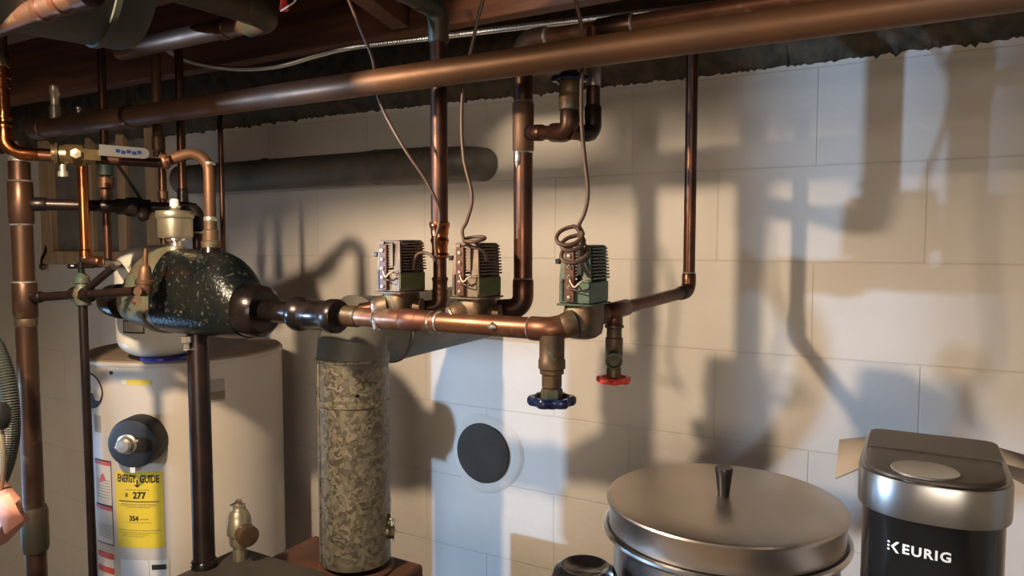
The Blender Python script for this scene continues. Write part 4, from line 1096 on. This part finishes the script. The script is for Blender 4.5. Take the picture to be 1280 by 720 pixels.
def epatch(nm, a_, b_, z0_, z1_, m_, off=0):
    vs = []; 
    for i in range(9):
        th = a_ + (b_ - a_) * i / 8; k_ = 1 + off / ER
        vs += [V((ec.x + (ER + .0008 + off) * math.cos(th), ec.y + (ER + .0008 + off) * math.sin(th), z)) for z in (z0_, z1_)]
    return MB().add(vs, [(2 * i, 2 * i + 2, 2 * i + 3, 2 * i + 1) for i in range(8)]).build(nm, m_, t)
epatch('tank_label', ea, eb, ezb, eza, 'print_black'); epatch('tank_label_face', ea + .04, eb - .03, ezb + .004, eza - .003, 'silver_disc', .0006)
# hand-written date strokes
hm = MB(); 
for (px_, py_, dx, dy) in ((153, 333, 1, 3), (156, 332, 0, 5), (160, 332, 0, 4), (163, 330, -2, 8), (166, 332, 3, 3), (169, 332, -3, 4)):
    a1, z1_ = ecyl(px_, py_); a2, z2_ = ecyl(px_ + dx, py_ + dy); a3 = a1 + .012; 
    hm.add([fne(a1, z1_), fne(a2, z2_), fne(a2 + .012, z2_), fne(a3, z1_)], [(0, 1, 2, 3)])
hm.build('pen_marks', 'print_black', t)
MB().lathe([(.055, 0), (.058, .003), (.055, .008)], (ec.x + .03, ec.y - .01, zA - .004), (0, 0, 1), 32).build('blue_foot', 'blue_disc', t)

# ================================================================== ceiling things
cb = [W(208, 62, .42), W(225, 72, .42), W(255, 81, .42), W(300, 86, .42), W(350, 82, .42), W(400, 68, .42), W(440, 59, .42), W(540, 47, .42), W(640, 35, .42), W(720, 26, .42), W(790, 18, .42), W(860, 10, .42), W(935, -2, .42), W(1010, -16, .42)]
cbp = catmull(cb, 24); rr = []
n_ = len(cbp)
dense = []
for i in range(len(cbp) - 1):
    for k in range(3): dense.append(cbp[i].lerp(cbp[i + 1], k / 3))
rr = [.0052 + (.0010 if i % 2 else -.0006) for i in range(len(dense))]
tag(MB().tube(dense, rr, 12).build('armoured_cable', 'steel_cable', None, 10), 'ribbed silver armoured cable sagging along under the joists', 'cable')
# copper pipe along ceiling, upper left, with elbow toward camera
a = W(196, 54, .80); b = W(350, 24, .80); b.z = a.z
b = along(335, .80, a.z)
t = thing('ceiling_elbow_pipe', 'dull copper pipe with an insulated elbow up between the joists, upper left', 'pipe', a)
tube('pipe_run', [along(150, .80, a.z), b], .0165, 'copper_aged', t)
MB().lathe([(.0165, 0), (.0185, .002), (.0185, .02), (.0165, .022)], along(275, .80, a.z), (1, 0, 0), 24).build('coupling', 'copper_dark', t)
sleeve('elbow', fillet([b - V((.05, 0, 0)), b + V((.01, 0, 0)), b + V((.01, -.06, .0))], .03), .0215, 'pipe_green', t, solder=False)
tube('joist_run', [b + V((.01, -.05, 0)), b + V((-.03, -.5, 0))], .020, 'pipe_green', t)
# near copper pipe, top-left corner
a = W(-30, 42, 1.08); b = W(108, 12, 1.08); b.z = a.z + .012
t = thing('corner_copper_pipe', 'copper pipe with dark ringed fitting crossing the top left corner', 'pipe', a)
tube('pipe_run', [a, b], .0155, 'copper_brown', t)
for f_ in (.62, .78):
    MB().lathe([(.0155, 0), (.0180, .002), (.0180, .012), (.0155, .014)], a.lerp(b, f_), b - a, 24).build('fitting_ring', 'copper_dark', t)
MB().lathe([(.0155, 0), (.019, .002), (.020, .03), (.0155, .032)], a.lerp(b, .93), b - a, 24).build('end_fitting', 'pipe_black', t)
# big round duct end above
dc = W(118, -20, .98)
t = thing('round_ceiling_duct', 'big dark round duct belly hanging under the joists, top left', 'duct', dc)
MB().lathe([(0, -.0), (.11, .002), (.150, .015), (.155, .03), (.155, .5)], (dc.x, -.90, 2.13), (-.3, -1, 0), 48).build('duct_body', 'duct_grey', t)
MB().lathe([(.153, 0), (.1585, .002), (.1585, .01), (.153, .012)], V((dc.x, -.90, 2.13)) + V((-.3, -1, 0)).normalized() * .06, (-.3, -1, 0), 48).build('duct_seam', 'duct_grey', t)
# small red wire nub between joists
wr = MB().tube(catmull([W(351, 14, .70), W(360, 8, .70), W(368, 2, .70), W(374, -8, .70)], 6), .0015, 8).build('loose_wire', 'wire_white'); tag(wr, 'short loose pale wire hooked over the insulated elbow, top left', 'wire')
wc = W(355, 4, .66); tag(MB().lathe([(.006, -.014), (.009, -.012), (.005, .012), (0, .014)], wc, (0, 0, 1), 12).build('wire_nut', 'red_paint'), 'orange-red wire connector by the joist at the top left', 'wire connector')

# ================================================================== hose, rod, pink paper far left
t = thing('corrugated_hose', 'dark ribbed hose curving down the far left edge', 'hose', (W(-40, 660, 1.0).x - .05, -1.0, 0))
h0 = W(-60, 330, 1.0); h9 = W(-40, 660, 1.0)
hp = catmull([V((h0.x - .03, h0.y, 2.12)), V((h0.x - .01, h0.y, 1.9)), h0, W(-26, 405, 1.0), W(-4, 440, 1.0), W(9, 480, 1.0), W(13, 520, 1.0), W(11, 555, 1.0), W(2, 590, 1.0), W(-16, 625, 1.0), h9, V((h9.x - .04, h9.y, .5)), V((h9.x - .05, h9.y, .01))], 26)
MB().tube(hp, [.0135 + (.0022 if i % 2 else 0) for i in range(len(hp))], 18).build('hose_body', 'hose_dark', t, 8)
MB().tube(catmull([W(-6, 500, 1.06), W(2, 545, 1.06), W(4, 585, 1.06), W(-2, 625, 1.06)], 8), .0045, 10).build('metal_tail', 'hose_light', t)
MB().lathe([(.012, 0), (.016, .01), (.016, .03), (.010, .04)], W(0, 535, 1.06), (0, 0, 1), 16).build('hose_cuff', 'black_plastic', t)
# folded pink paper
def fold(px, py, d_): return W(px, py, d_)
pts = [fold(-22, 610, 1.06), fold(4, 596, 1.03), fold(25, 622, 1.06), fold(10, 640, 1.10), fold(-14, 690, 1.04), fold(9, 678, 1.03), fold(38, 648, 1.05), fold(30, 640, 1.02)]
t = thing('pink_paper', 'folded sheet of salmon pink paper tucked against the left pipe by the hose', 'paper', pts[4])
for nm, idx in (('paper_panel', (0, 1, 3)), ('paper_panel', (1, 2, 3)), ('paper_panel', (0, 3, 4)), ('paper_panel', (3, 5, 4)), ('paper_panel', (3, 6, 5)), ('paper_panel', (2, 7, 6, 3))):
    pass
mb = MB().add(pts, [(0, 1, 3), (1, 2, 3), (0, 3, 4), (3, 5, 4), (3, 6, 5), (3, 2, 7), (3, 7, 6)])
o = mb.build('paper_sheet', 'pink_paper', t, 5); s_ = o.modifiers.new('s', 'SOLIDIFY'); s_.thickness = .0012
o = MB().add([fold(-8, 628, 1.12), fold(10, 616, 1.12), fold(30, 650, 1.10), fold(6, 668, 1.12)], [(0, 1, 2), (0, 2, 3)]).build('paper_flap', 'pink_paper', t, 5); s_ = o.modifiers.new('s', 'SOLIDIFY'); s_.thickness = .0012

# ================================================================== bench with pot, coffee maker, canister, carton
BZ = 1.0
t = thing('work_bench', 'plain wooden bench below the frame carrying pot and coffee maker', 'bench', (.1, -.75, 0))
MB().box((.06, -.76, BZ - .02), (1.20, .72, .04), bev=.004).build('bench_top', 'bench_wood', t)
for sx in (-.50, .62):
    for sy in (-1.07, -.45): MB().box((sx, sy, (BZ - .04) / 2), (.07, .07, BZ - .04), bev=.004).build('leg', 'bench_wood', t)
PC = W(904, 641, .556); PC = V((PC.x, PC.y, BZ)); LZ = 1.281
t = thing('stock_pot', 'wide stainless steel stock pot standing left of the coffee maker', 'pot', PC)
lr = .1725
h = LZ - BZ
MB().lathe([(.0, .002), (.150, .002), (.160, .008), (.164, .02), (.164, h - .062), (.1665, h - .052), (.168, h - .046), (.176, h - .041), (.1795, h - .043), (.1800, h - .047), (.177, h - .051), (.174, h - .048), (.1655, h - .052), (.160, h - .058), (.158, .012), (0, .008)], PC, (0, 0, 1), 96).build('pot_body', 'steel_pot', t)
ld = thing
lid = MB().lathe([(.1685, h - .044), (.1705, h - .042), (.1715, h - .010), (.1745, h - .006), (.1750, h - .002), (.1735, h + .0005), (.168, h + .002), (.12, h + .0045), (.0, h + .006)], PC, (0, 0, 1), 96).build('pot_lid', 'steel_lid', t)
MB().lathe([(.0085, h + .004), (.0090, h + .010), (.0120, h + .038), (.0135, h + .046), (.0125, h + .049), (.0, h + .048)], PC, (0, 0, 1), 24).build('lid_knob', 'black_plastic', lid)
MB().lathe([(.1690, h - .046), (.1712, h - .045), (.1712, h - .041), (.1690, h - .040)], PC, (0, 0, 1), 96).build('lid_gasket', 'black_plastic', lid)

cn = W(731, 712, .70); hcn = cn.z - BZ
ctz = W(731, 703, .70).z
t = thing('black_canister', 'round-topped black plastic canister just peeking up left of the stock pot', 'canister', (cn.x, -.70, BZ))
hT = ctz - BZ - .004
MB().lathe([(.0, 0), (.042, 0), (.046, .006), (.046, hT - .035)], (cn.x, -.70, BZ), (0, 0, 1), 40).build('canister_body', 'black_plastic', t)
MB().lathe([(.048, hT - .036), (.050, hT - .030), (.050, hT - .022), (.044, hT - .006), (.035, hT), (.030, hT - .001), (.024, hT - .006), (0, hT - .008)], (cn.x, -.70, BZ), (0, 0, 1), 40).build('canister_lid', 'black_gloss', t)

# coffee maker
KX0 = WZ(1156, 606, 1.445); KB = WZ(1174, 541, 1.452)
kxc = (KX0.x + KB.x) / 2; kyf = KX0.y; kyb = KB.y; kw = .1315; kd = kyb - kyf
kc = V((kxc, (kyf + kyb) / 2, 0)); kt = 1.445; kb_ = BZ + .105
t = thing('pod_drawer', 'black pod storage drawer under the coffee maker', 'drawer', (kxc, kc.y, BZ))
MB().box((kxc, kc.y, BZ + .0515), (.15, kd - .0, .103), bev=.004).build('drawer_body', 'black_plastic', t)
MB().box((kxc, kyf - .004, BZ + .05), (.13, .008, .07), bev=.002).build('drawer_front', 'grey_plastic', t)
ks = .0
def kplan(grow=0, yback=None, round_=None):
    """D-shaped plan: rounded front, square back with small corners"""
    hw = kw / 2 + grow; yf = kyf - grow; yb = (kyb if yback is None else yback) + (grow if yback is None else 0)
    pts_ = []; R1 = hw * .94; fl_ = .42
    for k in range(25):
        th = math.pi + math.pi * k / 24; cs, sn = math.cos(th), math.sin(th)
        e = 2 / 2.45
        pts_.append((kxc + hw * abs(cs) ** e * (1 if cs > 0 else -1), yf + hw * .95 - hw * .95 * abs(sn) ** e))
    rb_ = .014
    for (cx_, sgn, a0) in ((kxc + hw - rb_, 1, 0), (kxc - hw + rb_, -1, 90)):
        for k in range(5):
            th = R(a0 + 90 * k / 4); pts_.append((cx_ + rb_ * math.cos(th), yb - rb_ + rb_ * math.sin(th)))
    return pts_
t = thing('coffee_maker', 'slim black pod coffee maker with a silver collar at the right', 'coffee maker', (kxc, kc.y, kb_))
def rings(mb, levels, yback=None):
    """levels: (grow, z); stacked outlines capped at both ends"""
    vs = []; fs = []; n_ = None
    for g_, z_ in levels:
        pl_ = kplan(g_, yback); n_ = len(pl_); vs += [(x, y, z_) for x, y in pl_]
    for i in range(len(levels) - 1):
        for k in range(n_): k2 = (k + 1) % n_; fs.append((i * n_ + k, i * n_ + k2, (i + 1) * n_ + k2, (i + 1) * n_ + k))
    fs.append(tuple(reversed(range(n_)))); fs.append(tuple((len(levels) - 1) * n_ + k for k in range(n_))); mb.add(vs, fs); return mb
yb2 = kyf + kd * .62
rings(MB(), [(-.012, kb_), (-.010, kb_ + .01), (-.004, kb_ + .02), (-.004, kt - .03)]).build('body', 'black_gloss', t)
rings(MB(), [(-.003, kt - .038), (.0002, kt - .037), (.0006, kt - .034), (.0006, kt - .004), (-.0004, kt - .001), (-.0022, kt), (-.0048, kt - .0002)], None).build('silver_collar', 'silver_trim', t)
rings(MB(), [(-.0055, kt - .008), (-.0058, kt + .0015), (-.0072, kt + .003), (-.010, kt + .0035)]).build('lid_plate', 'grey_plastic', t)
# reservoir lid at the back, flush with the lid plate
pl0 = [q for q in kplan(-.0045) if q[1] > kyf + kd * .52]
y0_ = kyf + kd * .56
rl_ = MB(); pl1 = sorted([q for q in pl0 if q[1] > y0_ + .02], key=lambda q: math.atan2(q[1] - y0_, q[0] - kxc))
xs_ = kw / 2 - .0045
rl_.prism([(kxc - xs_, y0_), (kxc + xs_, y0_)] + pl1, kt - .006, kt + .0052)
rl_.build('reservoir_lid', 'grey_plastic', t)
dcx, dcy = WZ(1156, 588, kt + .004).x, WZ(1156, 588, kt + .004).y
MB().lathe([(.0290, .0), (.0294, .0012), (.0286, .0020), (.0270, .0016), (.0, .0012)], (dcx, dcy, kt + .0032), (0, 0, 1), 48).build('silver_disc', 'silver_disc', t)
# lettering on front
def kfront(x, z):
    hw = kw / 2 - .004; cs = max(-1, min(1, x / hw)); e = 2 / 2.45
    a_ = abs(cs) ** (1 / e); sn = math.sqrt(max(0, 1 - a_ * a_)) ** e
    y = (kyf + .004) + hw * .95 - hw * .95 * sn
    return V((kxc + x, y - .0006, z))
lz = W(1148, 693, -kyf).z; lxm = W(1149, 693, -kyf).x - kxc
tm = MB(); Ls_ = .0128
put_text(tm, 'EURIG', Ls_, lambda x, y: kfront(x + lxm, lz + y), .0058, 0, .0004, 1.0, 1.18)
xk = lxm - .0222
for k in range(3):
    zz_ = lz + (k - 1) * .0036
    tm.add([kfront(xk - .0035 + .0011 * math.cos(j * math.pi / 4), zz_ + .0011 * math.sin(j * math.pi / 4)) for j in range(8)], [tuple(range(8))])
tm.add([kfront(xk - .0015, lz), kfront(xk + .0030, lz + .0055), kfront(xk + .0058, lz + .0055), kfront(xk + .0012, lz), kfront(xk + .0058, lz - .0055), kfront(xk + .0030, lz - .0055)], [(0, 3, 2, 1), (0, 5, 4, 3)])
tm.build('lettering', 'white_print', t)

# tall narrow open carton behind coffee maker
cx0 = kxc + .012; cy0, cy1 = kyb + .02, kyb + .115; czt = 1.418
t = thing('open_carton', 'narrow open cardboard carton with spread flaps behind the coffee maker', 'carton', (cx0, (cy0 + cy1) / 2, BZ))
mb = MB(); hw = .05; th = .003
for (c_, s_) in (((cx0 - hw, (cy0 + cy1) / 2), (th, cy1 - cy0)), ((cx0 + hw, (cy0 + cy1) / 2), (th, cy1 - cy0)), ((cx0, cy0), (hw * 2, th)), ((cx0, cy1), (hw * 2, th))):
    mb.box((c_[0], c_[1], (BZ + czt) / 2), (s_[0], s_[1], czt - BZ))
mb.build('carton_walls', 'cardboard', t)
def flap(nm, a_, b_, c_, d_):
    o_ = MB().add([a_, b_, c_, d_], [(0, 1, 2, 3)]).build(nm, 'cardboard', t); s_ = o_.modifiers.new('s', 'SOLIDIFY'); s_.thickness = .003
flap('flap', V((cx0 - hw, cy0, czt)), V((cx0 - hw, cy1, czt)), V((cx0 - hw - .066, cy1 - .02, czt - .012)), V((cx0 - hw - .060, cy0 - .035, czt - .030)))
flap('flap', V((cx0 + hw, cy0, czt)), V((cx0 + hw, cy1, czt)), V((cx0 + hw + .064, cy1 - .02, czt - .008)), V((cx0 + hw + .060, cy0 - .035, czt - .024)))
flap('flap', V((cx0 - hw, cy1, czt)), V((cx0 + hw, cy1, czt)), V((cx0 + hw, cy1 + .03, czt - .05)), V((cx0 - hw, cy1 + .03, czt - .05)))

# ================================================================== unseen plank screen, added so its gaps cut daylight into wall bands
L2 = V((-3.575, -2.9, 1.33)); YP = -2.1
def xb_(X): return L2.x + (YP - L2.y) / (0 - L2.y) * (X - L2.x)
def zb2(z): return L2.z + (YP - L2.y) / (0 - L2.y) * (z - L2.z)
xw = lambda px: W(px, 500, 0).x
gA = -2.935; g1 = -2.757; g2 = xb_(xw(941)); g3 = xb_(xw(1228)); g4 = xb_(xw(1300))
mb = MB()
mb.box(((XL + gA) / 2, YP, 1.06), (gA - XL, .02, 2.12)); mb.build('added_light_screen', 'screen_plank')['kind'] = 'structure'
MB().box(((g1 + g2) / 2, YP, 1.06), (g2 - g1, .02, 2.12)).build('added_light_screen', 'screen_plank')['kind'] = 'structure'
zg = zb2(W(700, 432, 0).z); xq = g1 - .022; zq = zb2(W(700, 645, 0).z)
MB().box(((gA + g1) / 2, YP, (zg + 2.12) / 2), (g1 - gA, .02, 2.12 - zg)).build('added_light_screen', 'screen_plank')['kind'] = 'structure'
MB().box(((xq + g1) / 2, YP, zq / 2), (g1 - xq, .02, zq)).build('added_light_screen', 'screen_plank')['kind'] = 'structure'
zlow = zb2(W(1160, 535, 0).z)
MB().box(((g3 + g4 + .25) / 2, YP, (zlow + 2.12) / 2), (g4 + .25 - g3, .02, 2.12 - zlow)).build('added_light_screen', 'screen_plank')['kind'] = 'structure'

# ================================================================== lights
LP = V((-1.05, -1.4, 2.035))
t = thing('ceiling_lamp', 'lamp in a porcelain holder with an added light-blocking dish under the joists beside the air separator', 'lamp', (LP.x, LP.y, 2.075))
MB().lathe([(.055, 2.388), (.055, 2.37), (.012, 2.36), (.010, 2.12), (.022, 2.105), (.018, 2.07), (0, 2.069)], (LP.x, LP.y, 0), (0, 0, 1), 32).build('lamp_holder', 'porcelain', t)
MB().lathe([(.026, 2.108), (.030, 2.112), (.085, 2.085), (.120, 2.048), (.123, 2.0435), (.118, 2.0435), (.083, 2.080), (.029, 2.106)], (LP.x, LP.y, 0), (0, 0, 1), 48).build('light_blocking_dish', 'blocker_metal', t)  # unseen dish added over the bulb to keep its light off the joists
def light(name, kind, loc, energy, color, **k):
    l = bpy.data.lights.new(name, kind); l.energy = energy; l.color = color
    for a_, b_ in k.items(): setattr(l, a_, b_)
    o = bpy.data.objects.new(name, l); C.objects.link(o); o.location = loc; return o
light('lamp_bulb', 'POINT', LP, 78, (1.0, .765, .53), shadow_soft_size=.022)
lo = light('daylight', 'SPOT', L2, 600, (.42, .66, 1.0), shadow_soft_size=.03, spot_size=R(70), spot_blend=.5)
lo.rotation_euler = (V((-.7, 0, 1.5)) - L2).to_track_quat('-Z', 'Y').to_euler()
l3 = light('added_cool_light', 'AREA', (-2.75, -1.0, .80), 2.6, (.35, .62, 1.0), shape='RECTANGLE', size=.30, size_y=.35)  # added low cool light for blue highlights on the air separator; no doorway modelled
l3.rotation_euler = (V((-1.2, -.70, 1.5)) - l3.location).to_track_quat('-Z', 'Y').to_euler()
w = bpy.data.worlds.new('World'); bpy.context.scene.world = w; w.use_nodes = True
w.node_tree.nodes['Background'].inputs[0].default_value = (.9, .8, .7, 1); w.node_tree.nodes['Background'].inputs[1].default_value = .02
fillo = light('room_fill', 'AREA', (.6, -4.2, 1.9), 52, (1, .86, .70), shape='RECTANGLE', size=1.6, size_y=1.0)
fillo.rotation_euler = (V((-1, 0, 1.4)) - fillo.location).to_track_quat('-Z', 'Y').to_euler()

# ------------------------------------------------------------------ camera
cam = bpy.data.cameras.new('camera'); co = bpy.data.objects.new('camera', cam); C.objects.link(co)
cam.sensor_width = 36; cam.lens = 36 * FPX / 1280; cam.clip_start = .02
M = Matrix.Identity(4)
for i in range(3): M[i][0] = RT[i]; M[i][1] = UP[i]; M[i][2] = -FW[i]; M[i][3] = CAM[i]
co.matrix_world = M
sc = bpy.context.scene; sc.camera = co
sc.view_settings.view_transform = 'Standard'; sc.view_settings.look = 'None'; sc.view_settings.gamma = 1; sc.view_settings.exposure = 0
sc.view_settings.use_curve_mapping = False
for o in bpy.data.objects:
    if '_o' in o: del o['_o']
